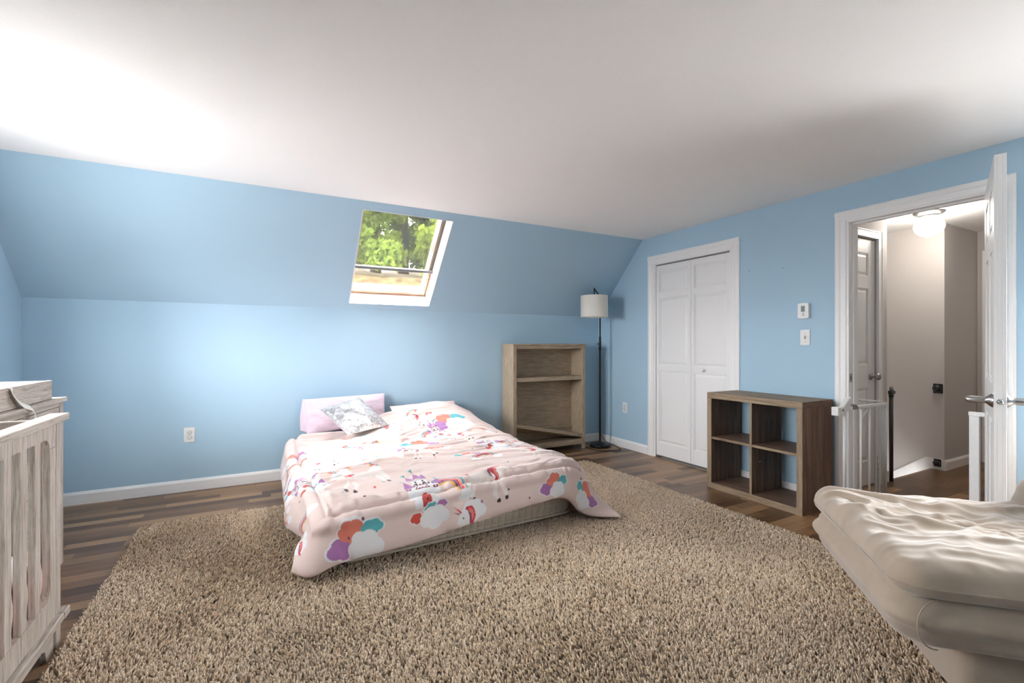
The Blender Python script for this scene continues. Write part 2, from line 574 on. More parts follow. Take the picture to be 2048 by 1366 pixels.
def fill_window(name, x, dx, a, b, z0, z1, label):
    """unseen window added in a side wall for fill daylight; x: wall plane, dx: direction out of the room"""
    w = MB(); bx = lambda u0, u1, *r: w.box(min(x + dx * u0, x + dx * u1), max(x + dx * u0, x + dx * u1), *r)
    zm = (z0 + z1) / 2
    for y0, y1, q0, q1 in ((a, a + .045, z0, z1), (b - .045, b, z0, z1), (a + .045, b - .045, z0, z0 + .045), (a + .045, b - .045, z1 - .045, z1), (a + .045, b - .045, zm - .018, zm + .018)):
        bx(.04, .09, y0, y1, q0, q1)
    for y0, y1, q0, q1 in ((a - .06, a, z0 - .06, z1 + .06), (b, b + .06, z0 - .06, z1 + .06), (a, b, z0 - .06, z0), (a, b, z1, z1 + .06)):
        bx(-.016, 0, y0, y1, q0, q1)
    o = struct(name, w, TRIM, label, 'window')
    p = MB(); p.box(min(x + dx * .062, x + dx * .068), max(x + dx * .062, x + dx * .068), a + .045, b - .045, z0 + .045, z1 - .045)
    p.build('pane', GLASS, o)
for k, (a, b) in enumerate(ADDED_LWIN): fill_window('window_%d' % (k + 2), L, -1, a, b, WZ0, WZ1, 'added white sash window, out of view in the left gable wall, for fill daylight')
for k, (a, b) in enumerate(ADDED_RWIN): fill_window('window_%d' % (k + 3), R, 1, a, b, RZ0, RZ1, 'added white sash window, out of view in the right wall, for fill daylight')

# baseboards
BBH = .093
def bboard(name, pts, n, label):
    """pts: two floor points on the wall, n: direction into the room"""
    (x0, y0), (x1, y1) = pts
    mb = MB(); d = Vector((x1 - x0, y1 - y0, 0)); nn = Vector((*n, 0))
    prof = [(0, 0), (.013, 0), (.013, BBH - .02), (.007, BBH - .006), (.004, BBH), (0, BBH)]
    mb.prism(prof, (x0, y0, 0), nn, Vector((0, 0, 1)), d)
    struct(name, mb, TRIM, label, 'baseboard')
bboard('baseboard_back', ((L, D), (R, D)), (0, -1), 'white baseboard along the low back wall')
bboard('baseboard_right', ((R, CL1 + .09), (R, D - .013)), (-1, 0), 'white baseboard between closet casing and room corner')
bboard('baseboard_right', ((R, DR1 + .072), (R, CL0 - .072)), (-1, 0), 'white baseboard behind the brown cube shelf')
bboard('baseboard_right', ((R, F), (R, DR0 - .072)), (-1, 0), 'white baseboard behind the sofa')
bboard('baseboard_left', ((L, F), (L, D - .013)), (1, 0), 'white baseboard along the left gable wall')

# door casings --------------------------------------------------------------
def casing(name, x, dirx, y0, y1, ztop, w, label, zbot=0):
    mb = MB()
    prof = [(0, 0), (.011, 0), (.013, .010), (.013, w * .45), (.019, w * .6), (.019, w * .85), (.013, w), (0, w)]
    # sides: profile (depth, along) extruded up; top along y
    mb.prism(prof, (x, y0, zbot), (dirx, 0, 0), (0, -1, 0), (0, 0, ztop - zbot + w * .2))
    mb.prism(prof, (x, y1, zbot), (dirx, 0, 0), (0, 1, 0), (0, 0, ztop - zbot + w * .2))
    mb.prism(prof, (x, y0 - w, ztop), (dirx, 0, 0), (0, 0, 1), (0, y1 - y0 + 2 * w, 0))
    return struct(name, mb, TRIM, label, 'door frame')
casing('trim_2', R, -1, CL0 - .0, CL1 + .0, CLZ, .084, 'white casing around the closet')
casing('trim_3', R, -1, DR0 + .002, DR1 - .002, DRZ - .004, .070, 'white casing around the hall doorway')
# jambs
jb = MB()
jb.box(R - .004, R + WT + .004, DR1 - .018, DR1, 0, DRZ); jb.box(R - .004, R + WT + .004, DR0, DR0 + .018, 0, DRZ)
jb.box(R - .004, R + WT + .004, DR0 + .018, DR1 - .018, DRZ - .018, DRZ)
jb.box(R + .040, R + .075, DR1 - .030, DR1 - .018, 0, DRZ - .018); jb.box(R + .040, R + .075, DR0 + .018, DR0 + .030, 0, DRZ - .018)
jb.box(R + .040, R + .075, DR0 + .03, DR1 - .03, DRZ - .030, DRZ - .018)
j = struct('trim_4', jb, TRIM, 'white jamb with stop inside the hall doorway', 'door frame', bevel=.0015)
sk = MB(); sk.box(R + .006, R + .034, DR1 - .0205, DR1 - .0175, .905, .965)
sk.build('strike_plate', STEEL, j, label='nickel strike plate')
sk = MB(); sk.box(R + .016, R + .025, DR1 - .0212, DR1 - .020, .922, .948)
sk.build('strike_hole', BLACK, j)
jb = MB()
jb.box(R - .004, R + WT, CL1 - .016, CL1, 0, CLZ); jb.box(R - .004, R + WT, CL0, CL0 + .016, 0, CLZ)
jb.box(R - .004, R + WT, CL0 + .016, CL1 - .016, CLZ - .014, CLZ)
struct('trim_5', jb, TRIM, 'white jamb inside the closet opening', 'door frame')
# dark closet interior
cb = MB()
cb.box(R + WT + .5, R + WT + .56, CL0 - .3, CL1 + .3, 0, HC); cb.box(R + WT, R + WT + .5, CL0 - .36, CL0 - .3, 0, HC)
cb.box(R + WT, R + WT + .5, CL1 + .3, CL1 + .36, 0, HC); cb.box(R + WT, R + WT + .5, CL0 - .3, CL1 + .3, HC - .05, HC); cb.box(R + .001, R + WT + .56, CL0 - .36, CL1 + .36, -.12, -.002)
struct('wall_closet', cb, GREYW, 'grey walls inside the closet', 'wall')


# panelled doors -----------------------------------------------------------
def panel_door(mb, o, a, c, w, h, th, cols, rows):
    """o: lower corner of one face, a: unit along width, c: unit through the thickness"""
    o, a, c = Vector(o), Vector(a), Vector(c); z = Vector((0, 0, 1))
    rec = .012
    mb.obox(o + c * rec, a * w, z * h, c * (th - 2 * rec))
    xs = [0] + [v for q in cols for v in q] + [w]
    zs = [0] + [v for q in rows for v in q] + [h]
    for side in (0, 1):
        base = o + (c * (th - rec) if side else Vector((0, 0, 0)))
        for x0, x1 in zip(xs[0::2], xs[1::2]): mb.obox(base + a * x0, a * (x1 - x0), z * h, c * rec)
        for x0, x1 in cols:
            for z0, z1 in zip(zs[0::2], zs[1::2]): mb.obox(base + a * x0 + z * z0, a * (x1 - x0), z * (z1 - z0), c * rec)
            for z0, z1 in rows:
                g = .012
                q = o + a * (x0 + g) + z * (z0 + g)
                if side: mb.frustum(q + c * (th - rec), a * (x1 - x0 - 2 * g), z * (z1 - z0 - 2 * g), c * (rec - .002), .022)
                else: mb.frustum(q + c * rec, a * (x1 - x0 - 2 * g), z * (z1 - z0 - 2 * g), -c * (rec - .002), .022)
                # moulding lip
                for (u0, u1, v0, v1) in ((x0, x0 + .010, z0, z1), (x1 - .010, x1, z0, z1), (x0 + .01, x1 - .01, z0, z0 + .010), (x0 + .01, x1 - .01, z1 - .010, z1)):
                    mb.obox(base + a * u0 + z * v0 + (c * 0 if side else c * rec * .4), a * (u1 - u0), z * (v1 - v0), c * rec * .6)
    return mb


# bifold closet door: two leaves
bf = thing('door_1', 'white bifold closet door left of the brown cube shelf', 'closet door', (R + .02, (CL0 + CL1) / 2, 0), kind='structure')
YM = 3.154
rowsB = [(.135, .875), (.935, 1.628), (1.680, 1.905)]
for y0, y1 in ((YM + .0015, CL1 - .019), (CL0 + .019, YM - .0015)):
    mb = MB(); w = y1 - y0
    panel_door(mb, (R + .012, y0, .022), (0, 1, 0), (1, 0, 0), w, 1.962, .032, [(.034, w - .034)], rowsB)
    mb.build('leaf', DOORW, bf, .0012)
kn = MB(); kn.lathe([(.006, 0), (.006, .012), (.013, .016), (.016, .024), (.013, .031), (.004, .034)], (R + .012, 3.005, .925), (-1, 0, 0))
kn.build('knob', WPLASTIC, bf, smooth=True)
tk = MB(); tk.box(R + .012, R + .040, CL0 + .018, CL1 - .018, CLZ - .026, CLZ - .0145)
tk.build('track', GREYP, bf, label='dark track above the leaves')
pv = MB(); pv.box(R + .005, R + .04, CL1 - .055, CL1 - .0165, .001, .012); pv.cyl((R + .026, CL1 - .04, .012), (R + .026, CL1 - .04, .03), .005)
pv.build('pivot_bracket', STEEL, bf)

# open bedroom door ----------------------------------------------------------
H0 = Vector((3.634, 1.068, 0)); DV = Vector((2.922, .828, 0)) - H0
DWID = DV.length; DA = DV.normalized(); DN = Vector((-DA.y, DA.x, 0))
if DN.y > 0: DN = -DN               # through the thickness, towards the camera side
od = MB()
panel_door(od, H0 + Vector((0, 0, .014)), DA, DN, DWID, 2.014, .040, [(.11, DWID / 2 - .05), (DWID / 2 + .05, DWID - .11)],
           [(.21, .80), (.98, 1.60), (1.70, 1.90)])
door = struct('door_2', od, DOORW, 'white panelled door standing open into the bedroom by the sofa', 'door', bevel=.0015)
def handle(parent, base, nrm, along, name='door_handle'):
    h = MB(); nrm = Vector(nrm)
    h.lathe([(.033, 0), (.032, .004), (.026, .012), (.016, .022), (.0135, .026), (.0135, .028), (.0155, .029), (.0155, .082), (.010, .090), (.003, .094)], base, nrm)
    return h.build(name, STEEL, parent, smooth=True)
kpos = H0 + DA * (DWID - .062) + Vector((0, 0, .915))
smooth_by_angle(handle(door, kpos, -DN, DA)); smooth_by_angle(handle(door, kpos + DN * .040, DN, DA))
lp = MB(); e = H0 + DA * DWID + DN * .02 + Vector((0, 0, .915))
lp.lathe([(.0125, 0), (.0125, .002), (.009, .0025), (.009, .010), (.006, .012)], e, DA)
lp.build('latch_bolt', CHROME, door, smooth=True)
for zz in (.25, 1.02, 1.80):
    hg = MB(); hg.cyl((R - .012, DR0 + .012, zz - .045), (R - .012, DR0 + .012, zz + .045), .006, n=12)
    hg.build('hinge', STEEL, door)

# ---------------------------------------------------------------- hall beyond the doorway
HX0 = R + WT
HDY = 2.0           # wall with the hall door
hw = MB()
HD0, HD1 = 3.83, 4.545
hw.box(HX0, HD0, HDY, HDY + .12, 0, HC); hw.box(HD1, 4.72, HDY, HDY + .12, 0, HC); hw.box(HD0, HD1, HDY, HDY + .12, 2.046, HC)
hw.box(4.60, 4.72, HDY + .12, 4.2, -1.6, HC)
hw.box(HX0, 4.72, HDY, HDY + .12, -1.6, -.12)
struct('wall_hall_door', hw, GREYW, 'grey hall wall holding the panelled side door', 'wall')
w2 = MB(); w2.box(5.6, 5.72, 1.92, 4.2, -1.6, HC); w2.box(5.72, 6.35, 1.92, 2.04, -.1, HC)
struct('wall_stair', w2, GREYW, 'grey wall at the top of the stairs', 'wall')
w3 = MB(); w3.box(6.35, 6.47, .70, .98, -.1, HC); w3.box(6.35, 6.47, 1.85, 2.04, -.1, HC); w3.box(6.35, 6.47, .98, 1.85, 2.05, HC)
struct('wall_hall_end', w3, GREYW, 'grey wall at the end of the hall', 'wall')
w4 = MB(); w4.box(HX0, 6.47, .60, .72, -.12, HC); w4.box(6.47, 6.53, .60, 2.04, -.1, HC); w4.box(4.6, 5.72, 4.2, 4.3, -1.6, HC)
struct('wall_hall_side', w4, GREYW, 'grey wall on the far side of the hall', 'wall')
hc = MB(); hc.box(HX0, 6.47, .60, 4.3, HC, HC + .1)
struct('ceiling', hc, WHITE_CEIL, 'white hall ceiling with the globe light', 'ceiling')
# casing of the hall door
cs = MB()
def hcase(x0, x1, z0, z1): cs.box(x0, x1, HDY - .018, HDY, z0, z1)
hcase(HD1, HD1 + .062, 0, 2.046 + .062); hcase(HD0 - .055, HD0, 0, 2.046 + .062); hcase(HD0, HD1, 2.046, 2.108)
cs.box(HD1 + .05, HD1 + .062, HDY - .022, HDY - .018, 0, 2.108); cs.box(HD0, HD1, HDY - .022, HDY - .018, 2.096, 2.108)
struct('trim_6', cs, TRIM, 'white casing around the hall side door', 'door frame', bevel=.002)
hd = MB(); w = HD1 - HD0 - .006
panel_door(hd, (HD0 + .003, HDY + .012, .012), (1, 0, 0), (0, 1, 0), w, 2.022, .035, [(.10, w / 2 - .045), (w / 2 + .045, w - .10)],
           [(.20, .80), (.99, 1.62), (1.72, 1.91)])
d3 = struct('door_3', hd, DOORW, 'closed white panelled door on the left of the hall', 'door', bevel=.0015)
kb = MB(); kb.lathe([(.032, 0), (.031, .004), (.024, .009), (.011, .013), (.0105, .032), (.019, .038), (.027, .048), (.0285, .058), (.024, .068), (.012, .074), (.003, .075)], (HD1 - .068, HDY + .012, .905), (0, -1, 0))
kb.build('door_knob', STEEL, d3, smooth=True)
ed = MB(); panel_door(ed, (6.352, 1.0, .012), (0, 1, 0), (1, 0, 0), .83, 2.02, .035, [(.1, .37), (.46, .73)], [(.2, .8), (.99, 1.62), (1.72, 1.91)])
d4 = struct('door_4', ed, DOORW, 'white door at the far end of the hall', 'door', bevel=.0015)
ec = MB(); ec.box(6.332, 6.35, 1.835, 1.88, 0, 2.10); ec.box(6.332, 6.35, .93, 1.0, 0, 2.10); ec.box(6.332, 6.35, 1.0, 1.835, 2.035, 2.10)
struct('trim_7', ec, TRIM, 'white casing around the far hall door', 'door frame', bevel=.002)
bboard('baseboard_hall', ((5.613, 1.92), (6.35, 1.92)), (0, -1), 'white baseboard on the hall wall right of the stairs')
bb = MB(); bb.box(5.587, 5.6, 1.907, 2.02, 0, BBH); bb.box(5.6, 5.614, 1.907, 1.92, 0, BBH)
struct('baseboard_hall', bb, TRIM, 'white baseboard block at the stair corner', 'baseboard', bevel=.002)
bb = MB(); bb.box(HD1 + .062, 4.733, HDY - .013, HDY, 0, BBH); bb.box(4.72, 4.733, HDY, 2.02, 0, BBH)
struct('baseboard_hall', bb, TRIM, 'white baseboard end below the rolled stair gate', 'baseboard', bevel=.003)
# stairs going down
st = MB()
for k in range(7): st.box(4.725, 5.595, 2.02 + .24 * k, 2.30 + .24 * k, -.3 - .19 * k, -.19 * (k + 1))
struct('stairs', st, FLOOR, 'brown stair treads going down beside the hall', 'stairs')
skt = MB(); skt.prism([(2.0, -.02), (2.0, .10), (2.06, .10), (4.1, -1.50), (4.1, -1.75)], (5.585, 0, 0), (0, 1, 0), (0, 0, 1), (.014, 0, 0))
struct('trim_8', skt, TRIM, 'white sloping stair skirt on the grey wall', 'trim')

# ================================================================ BOOKCASE
def part(mb, name, mat, parent, bevel=.002, **k): return mb.build(name, mat, parent, bevel, **k)
def B(x0, x1, y0, y1, z0, z1): return MB().box(x0, x1, y0, y1, z0, z1)

bx0, bx1, by0, by1 = 2.325, 3.250, 4.262, 4.515
bk = thing('bookcase', 'weathered oak bookcase with a fallen shelf beside the floor lamp', 'bookcase', ((bx0 + bx1) / 2, (by0 + by1) / 2, 0))
part(B(bx0 - .008, bx1 + .010, by0 - .012, by1 + .004, 1.157, 1.175), 'top', BOOK['x'], bk, .003)
for x0, x1 in ((bx0, bx0 + .02), (bx1 - .02, bx1)):
    part(B(x0, x1, by0 + .02, by1, .07, 1.157), 'side_panel', BOOK['z'], bk)
for x0, x1 in ((bx0, bx0 + .040), (bx1 - .040, bx1)):
    part(B(x0, x1, by0, by0 + .022, 0, 1.157), 'leg', BOOK['z'], bk)
for x0, x1 in ((bx0, bx0 + .035), (bx1 - .035, bx1)):
    part(B(x0, x1, by1 - .03, by1 - .001, 0, .07), 'leg', BOOK['z'], bk)
part(B(bx0 + .04, bx1 - .04, by0 + .004, by0 + .024, 1.122, 1.157), 'header_rail', BOOK['x'], bk)
part(B(bx0 + .02, bx1 - .02, by1 - .010, by1 - .002, .09, 1.157), 'back_panel', BOOK['x'], bk, 0)
part(B(bx0 + .021, bx1 - .021, by1 - .026, by1 - .0105, .595, .612), 'back_cleat', BOOK['x'], bk, .001)
part(B(bx0 + .021, bx1 - .021, by1 - .026, by1 - .0105, .205, .222), 'back_cleat', BOOK['x'], bk, .001)
part(B(bx0 + .0205, bx1 - .0205, by0 + .012, by1 - .012, .775, .818), 'shelf', BOOK['x'], bk)
part(B(bx0 + .0205, bx1 - .0205, by0 + .024, by1 - .012, .085, .103), 'bottom_shelf', BOOK['x'], bk)
part(B(bx0 + .04, bx1 - .04, by0 + .004, by0 + .024, .055, .110), 'bottom_rail', BOOK['x'], bk)
fs = MB(); xa, xb = bx0 + .024, bx1 - .024; yf, yb = by0 + .014, by1 - .028
fs.hexa([(xa, yf, .305), (xb, yf, .125), (xb, yb, .130), (xa, yb, .225)], [(xa, yf, .342), (xb, yf, .162), (xb, yb, .152), (xa, yb, .247)])
part(fs, 'loose_shelf', BOOK['x'], bk, label='shelf fallen aslant in the bottom of the bookcase')
for k in range(16): part(B(bx1 - .0206, bx1 - .0198, by0 + .045, by0 + .050, .25 + k * .054, .256 + k * .054), 'pin_hole', BLACK, bk, 0)

# ================================================================ FLOOR LAMP
LBX, LBY = 3.445, 4.245
lm = thing('floor_lamp', 'black floor lamp with a white linen drum shade in the room corner', 'lamp', (LBX, LBY, 0))
smooth_by_angle(MB().lathe([(.112, 0), (.116, .002), (.118, .008), (.118, .030), (.113, .036), (.03, .040), (.016, .044), (.014, .07), (.012, .072)], (LBX, LBY, 0), n=40).build('base', BLACK, lm))
MB().lathe([(.0105, .07), (.0105, 1.10), (.0145, 1.102), (.0150, 1.20), (.0125, 1.205), (.0125, 1.255), (.0085, 1.26), (.0085, 1.62)], (LBX, LBY, 0), n=18).build('pole', BLACK, lm, smooth=True)
MB().lathe([(.004, 0), (.004, .012), (.009, .014), (.009, .026), (.004, .028)], (LBX - .012, LBY, 1.175), (-1, -.3, 0), n=14).build('knob', BLACK, lm, smooth=True)
SHX, SHY = 3.275, 4.135
arm = [Vector((LBX, LBY, 1.60)), Vector((LBX, LBY, 1.66))]
for k in range(1, 13):
    w = k / 12
    arm.append(Vector((LBX, LBY, 0)).lerp(Vector((SHX, SHY, 0)), .5 - .5 * math.cos(math.pi * w)) + Vector((0, 0, 1.66 + .122 * math.sin(math.pi * (.5 * w ** .9)) if w < .85 else 1.66 + .122 * math.sin(math.pi * .5 * .85 ** .9) + .01 * math.sin((w - .85) / .15 * math.pi))))
arm += [Vector((SHX, SHY, 1.755)), Vector((SHX, SHY, 1.64))]
MB().tube(arm, .0075, 10).build('arm', BLACK, lm, smooth=True)
MB().lathe([(.016, 0), (.019, .004), (.019, .05), (.012, .06)], (SHX, SHY, 1.585), n=18).build('bulb_socket', BLACK, lm, smooth=True)
smooth_by_angle(MB().lathe([(.012, 0), (.024, .02), (.028, .045), (.020, .072), (.004, .086)], (SHX, SHY, 1.585), (0, 0, -1), n=18).build('bulb', plain('frosted bulb', (.85, .84, .80), .4), lm))
sh = MB(); rO, z0, z1 = .149, 1.470, 1.706
sh.lathe([(rO - .004, z0), (rO, z0 - .001), (rO + .001, z0 + .008), (rO, z0 + .010), (rO, z1 - .010), (rO + .001, z1 - .008), (rO, z1 + .001), (rO - .004, z1), (rO - .004, z0 + .012)], (SHX, SHY, 0), n=56)
sh.f = sh.f[:-2]; n = 56
for k in range(n): sh.f.append((8 * n + k, k, (k + 1) % n, 8 * n + (k + 1) % n))
smooth_by_angle(sh.build('lamp_shade', LINEN, lm))
sp_ = MB()
for k in range(3):
    w = 2 * math.pi * k / 3 + .4
    sp_.tube([(SHX, SHY, 1.632), (SHX + (rO - .005) * math.cos(w), SHY + (rO - .005) * math.sin(w), 1.70)], .0018, 6)
sp_.build('shade_spider', BLACK, lm)
w = -1.35
sm = MB(); a = Vector((math.cos(w), math.sin(w), 0)); tn = Vector((-a.y, a.x, 0))
sm.obox(Vector((SHX, SHY, z0)) + a * (rO + .0005) - tn * .003, tn * .006, a * .0012, Vector((0, 0, z1 - z0)))
sm.build('shade_seam', LINEN, lm)
cord = [(LBX + .01, LBY - .005, .14), (LBX + .035, LBY - .05, .075), (LBX + .07, LBY - .10, .046), (LBX + .10, LBY - .125, .03), (LBX + .125, LBY - .17, .006), (LBX + .10, LBY - .24, .006),
        (LBX + .02, LBY - .26, .006), (LBX - .08, LBY - .22, .006), (LBX - .16, LBY - .14, .006), (LBX - .18, LBY - .02, .006), (LBX - .18, LBY + .10, .006), (LBX - .185, LBY + .24, .006)]
def smooth_path(p, n=6):
    p = [Vector(q) for q in p]; out = []
    for i in range(len(p) - 1):
        a, b, c, d = p[max(i - 1, 0)], p[i], p[i + 1], p[min(i + 2, len(p) - 1)]
        for k in range(n):
            t = k / n
            out.append(.5 * ((2 * b) + (c - a) * t + (2 * a - 5 * b + 4 * c - d) * t * t + (3 * b - a - 3 * c + d) * t ** 3))
    return out + [p[-1]]
MB().tube(smooth_path(cord), .0035, 8).build('cord', BLACK, lm, smooth=True)

# ================================================================ CUBE SHELF
qx0, qx1, qy0, qy1, qh = 3.262, 3.636, 1.870, 2.640, .775
cu = thing('cube_shelf', 'brown oak four-cube shelf against the blue wall by the closet', 'shelf', ((qx0 + qx1) / 2, (qy0 + qy1) / 2, 0))
def edged(name, x0, x1, y0, y1, z0, z1, ax_edge, ax_board, eps=.0012):
    o = part(B(x0 + .0, x1, y0, y1, z0, z1), name, CUBEB[ax_board], cu, .001)
    e = MB().box(x0 - eps, x0 + .0005, y0, y1, z0, z1).build('edge_band', CUBEF[ax_edge], o, label='paler front edge')
    return o
edged('top', qx0, qx1, qy0, qy1, qh - .045, qh, 'y', 'y')
MB().box(qx0, qx1, qy0 - .0002, qy1, qh, qh + .0012).build('top_veneer', CUBEF['y'], cu, label='paler top veneer')
edged('side_panel', qx0, qx1, qy0, qy0 + .040, .045, qh - .045, 'z', 'z')
edged('side_panel', qx0, qx1, qy1 - .040, qy1, .045, qh - .045, 'z', 'z')
edged('bottom', qx0, qx1, qy0, qy1, 0, .045, 'y', 'y')
ym = (qy0 + qy1) / 2
edged('divider', qx0 + .004, qx1, ym - .009, ym + .009, .045, qh - .045, 'z', 'z')
edged('shelf_board', qx0 + .006, qx1, qy0 + .040, ym - .009, .400, .418, 'y', 'y')
edged('shelf_board', qx0 + .006, qx1, ym + .009, qy1 - .040, .400, .418, 'y', 'y')
for (y, z) in ((ym - .0095, .28), (qy0 + .0405, .452)):
    s = -1 if y < ym - .005 and y > qy0 + .1 else 1
    MB().lathe([(.006, 0), (.006, .003), (.003, .004)], (qx0 + .10 if s < 0 else qx1 - .05, y, z), (0, s, 0), n=12).build('screw_cap', WPLASTIC if s < 0 else PINE, cu)

# ================================================================ WALL FITTINGS
def on_right(y, z): return Vector((R, y, z))
def outlet(label, c, ax, nr):
    c = Vector(c); ax = Vector(ax); nr = Vector(nr); z = Vector((0, 0, 1))
    t = thing('wall_outlet', label, 'outlet', c, group=None)
    m = MB(); m.obox(c - ax * .0365 - z * .0585, ax * .073, z * .117, nr * .005)
    m.build('cover_plate', WPLASTIC, t, .002)
    for dz in (.0195, -.0195):
        m = MB(); m.lathe([(.0175, 0), (.0175, .004), (.0150, .0065), (.004, .0075)], c + nr * .005 + z * dz, nr, n=24)
        smooth_by_angle(m.build('plug_cover', plain('translucent plug cover', (.66, .67, .67), .3), t))
    m = MB(); m.lathe([(.003, 0), (.003, .001), (.001, .0014)], c + nr * .005, nr, n=10); m.build('screw', STEEL, t)
outlet('white wall outlet with plug covers on the low wall left of the bed', (-.478, D, .448), (1, 0, 0), (0, -1, 0))
outlet('white wall outlet between the floor lamp and the closet', (R, 4.060, .455), (0, 1, 0), (-1, 0, 0))

sw_ = thing('light_switch', 'white toggle switch plate below the thermostat', 'switch', (R, 2.073, 1.224))
MB().box(R - .006, R, 2.073 - .0355, 2.073 + .0355, 1.224 - .0585, 1.224 + .0585).build('cover_plate', WPLASTIC, sw_, .002)
MB().box(R - .0068, R - .0055, 2.073 - .006, 2.073 + .006, 1.224 - .013, 1.224 + .013).build('toggle_slot', plain('ivory shadow slot', (.40, .36, .28), .6), sw_)
MB().hexa([(R - .006, 2.068, 1.222), (R - .006, 2.078, 1.222), (R - .006, 2.078, 1.234), (R - .006, 2.068, 1.234)],
          [(R - .017, 2.0695, 1.230), (R - .017, 2.0765, 1.230), (R - .016, 2.0765, 1.238), (R - .016, 2.0695, 1.238)]).build('toggle', plain('ivory toggle', (.74, .69, .56), .4), sw_, .001)
for dz in (.031, -.031):
    MB().lathe([(.0032, 0), (.0032, .001), (.001, .0015)], (R - .006, 2.073, 1.224 + dz), (-1, 0, 0), n=10).build('screw', STEEL, sw_)

th = thing('thermostat', 'white thermostat with a small grey screen above the switch', 'thermostat', (R, 2.075, 1.425))
MB().box(R - .010, R + .002, 2.033, 2.117, 1.372, 1.478).build('base_plate', plain('thermostat base', (.66, .68, .69), .45), th, .003)
tb = MB(); yy = [2.034, 2.050, 2.075, 2.100, 2.116]; zz = [1.366, 1.372, 1.425, 1.478, 1.485]
prof = [(2.034, 1.370), (2.055, 1.3665), (2.075, 1.3655), (2.095, 1.3665), (2.116, 1.370), (2.116, 1.480), (2.095, 1.4835), (2.075, 1.4845), (2.055, 1.4835), (2.034, 1.480)]
tb.prism(prof, (R - .010, 0, 0), (0, 1, 0), (0, 0, 1), (-.018, 0, 0))
tb.build('body', WPLASTIC, th, .003)
MB().box(R - .0288, R - .0275, 2.062, 2.090, 1.418, 1.462).build('screen', LCD, th)
for z in (1.405, 1.392):
    MB().box(R - .0292, R - .0275, 2.066, 2.080, z - .003, z + .003).build('button', GREYP, th, .001)

for k, (y, z) in enumerate(((2.535, 1.79), (2.247, 1.775))):
    o = MB().lathe([(.0035, -.002), (.0035, .001), (.001, .002)], (R, y, z), (-1, 0, 0), n=10).build('nail_hole', DKPLASTIC)  # dark raised discs drawn for small holes in the wall
    tag(o, ('tiny dark hole in the blue wall nearer the closet', 'tiny dark hole in the blue wall nearer the thermostat')[k], 'nail_hole')

# ================================================================ HALL LIGHT, GATES
LX, LY = 5.04, 1.83
hl = thing('ceiling_light', 'lit white globe light on the hall ceiling', 'light', (LX, LY, HC))
smooth_by_angle(MB().lathe([(.105, 0), (.108, .006), (.095, .018), (.072, .026), (.068, .034)], (LX, LY, HC), (0, 0, -1), n=36).build('canopy', STEEL, hl))
MB().lathe([(.060, .026), (.062, .05), (.058, .056)], (LX, LY, HC), (0, 0, -1), n=30).build('fitter', WMETAL, hl, smooth=True)
gp = [(.052, .05)] + [(.103 * math.sin(t), .118 - .088 * math.cos(t)) for t in np.linspace(.62, 3.1, 16)]
MB().lathe(gp, (LX, LY, HC), (0, 0, -1), n=36).build('globe', emit('lit globe', (1, .93, .84), 14), hl, smooth=True)

# white safety gate swung open in the doorway
GY = 1.735
sg = thing('safety_gate', 'white metal safety gate standing open at the doorway left side', 'gate', (3.75, GY, 0))
rail = MB()
rail.box(3.50, 4.08, GY - .011, GY + .011, .722, .744)
rail.build('top_rail', WMETAL, sg, .003)
MB().box(3.50, 4.08, GY - .011, GY + .011, .045, .067).build('bottom_rail', WMETAL, sg, .003)
for x, r in ((3.515, .011), (3.728, .0075), (3.845, .0075), (3.935, .0065), (3.985, .0065), (4.03, .0065), (4.072, .010)):
    MB().cyl((x, GY, .066), (x, GY, .724), r, n=14).build('bar', WMETAL, sg, smooth=True)
MB().cyl((3.740, GY, .655), (3.845, GY, .724), .006, n=10).build('brace', WMETAL, sg, smooth=True)
MB().box(3.915, 3.985, GY - .0095, GY - .0075, .05, .70).build('warning_strip', plain('clear gate strip', (.74, .74, .73), .4), sg, 0)
pr_ = MB(); rs = random.Random(3)
for col in (3.935, 3.948):
    z = .07
    while z < (.36 if col < 3.94 else .30):
        h = rs.uniform(.004, .012); pr_.box(col - rs.uniform(.002, .0045), col + .003, GY - .0101, GY - .0095, z, z + h); z += h + rs.uniform(.002, .006)
pr_.build('warning_print', DKPLASTIC, sg, label='tiny dark warning print')
lk = MB(); lk.prism([(-.10, .700), (.02, .715), (.05, .752), (.055, .812), (.035, .808), (-.005, .776), (-.04, .752), (-.10, .748)], (3.515, GY - .018, 0), (1, 0, 0), (0, 0, 1), (0, .034, 0))
lk.build('lock_handle', WPLASTIC, sg, .006)
MB().box(3.395, 3.425, GY - .022, GY + .022, .694, .752).build('lock_tip', WPLASTIC, sg, .004)
MB().box(3.455, 3.475, GY - .0195, GY - .017, .722, .736).build('lock_button', GREYP, sg, .001)
MB().prism([(0, 0), (.07, 0), (.07, .018), (.045, .034), (.012, .036), (0, .028)], (3.60, GY - .013, .722), (1, 0, 0), (0, 0, 1), (0, .026, 0)).build('hinge_cover', GREYP, sg, .003)
rod = MB(); rod.tube([(4.06, GY + .01, .745), (3.90, GY + .16, .762)], .009, 12); rod.build('pressure_rod', WMETAL, sg, smooth=True)
rb = MB(); dd = (Vector((3.84, GY + .215, .768)) - Vector((4.06, GY + .01, .745))).normalized()
rb.lathe([(.009, 0), (.017, .004), (.017, .028), (.006, .030), (.006, .055), (.020, .058), (.022, .066)], (3.905, GY + .155, .762), dd, n=16)
smooth_by_angle(rb.build('rod_knob', DKPLASTIC, sg))

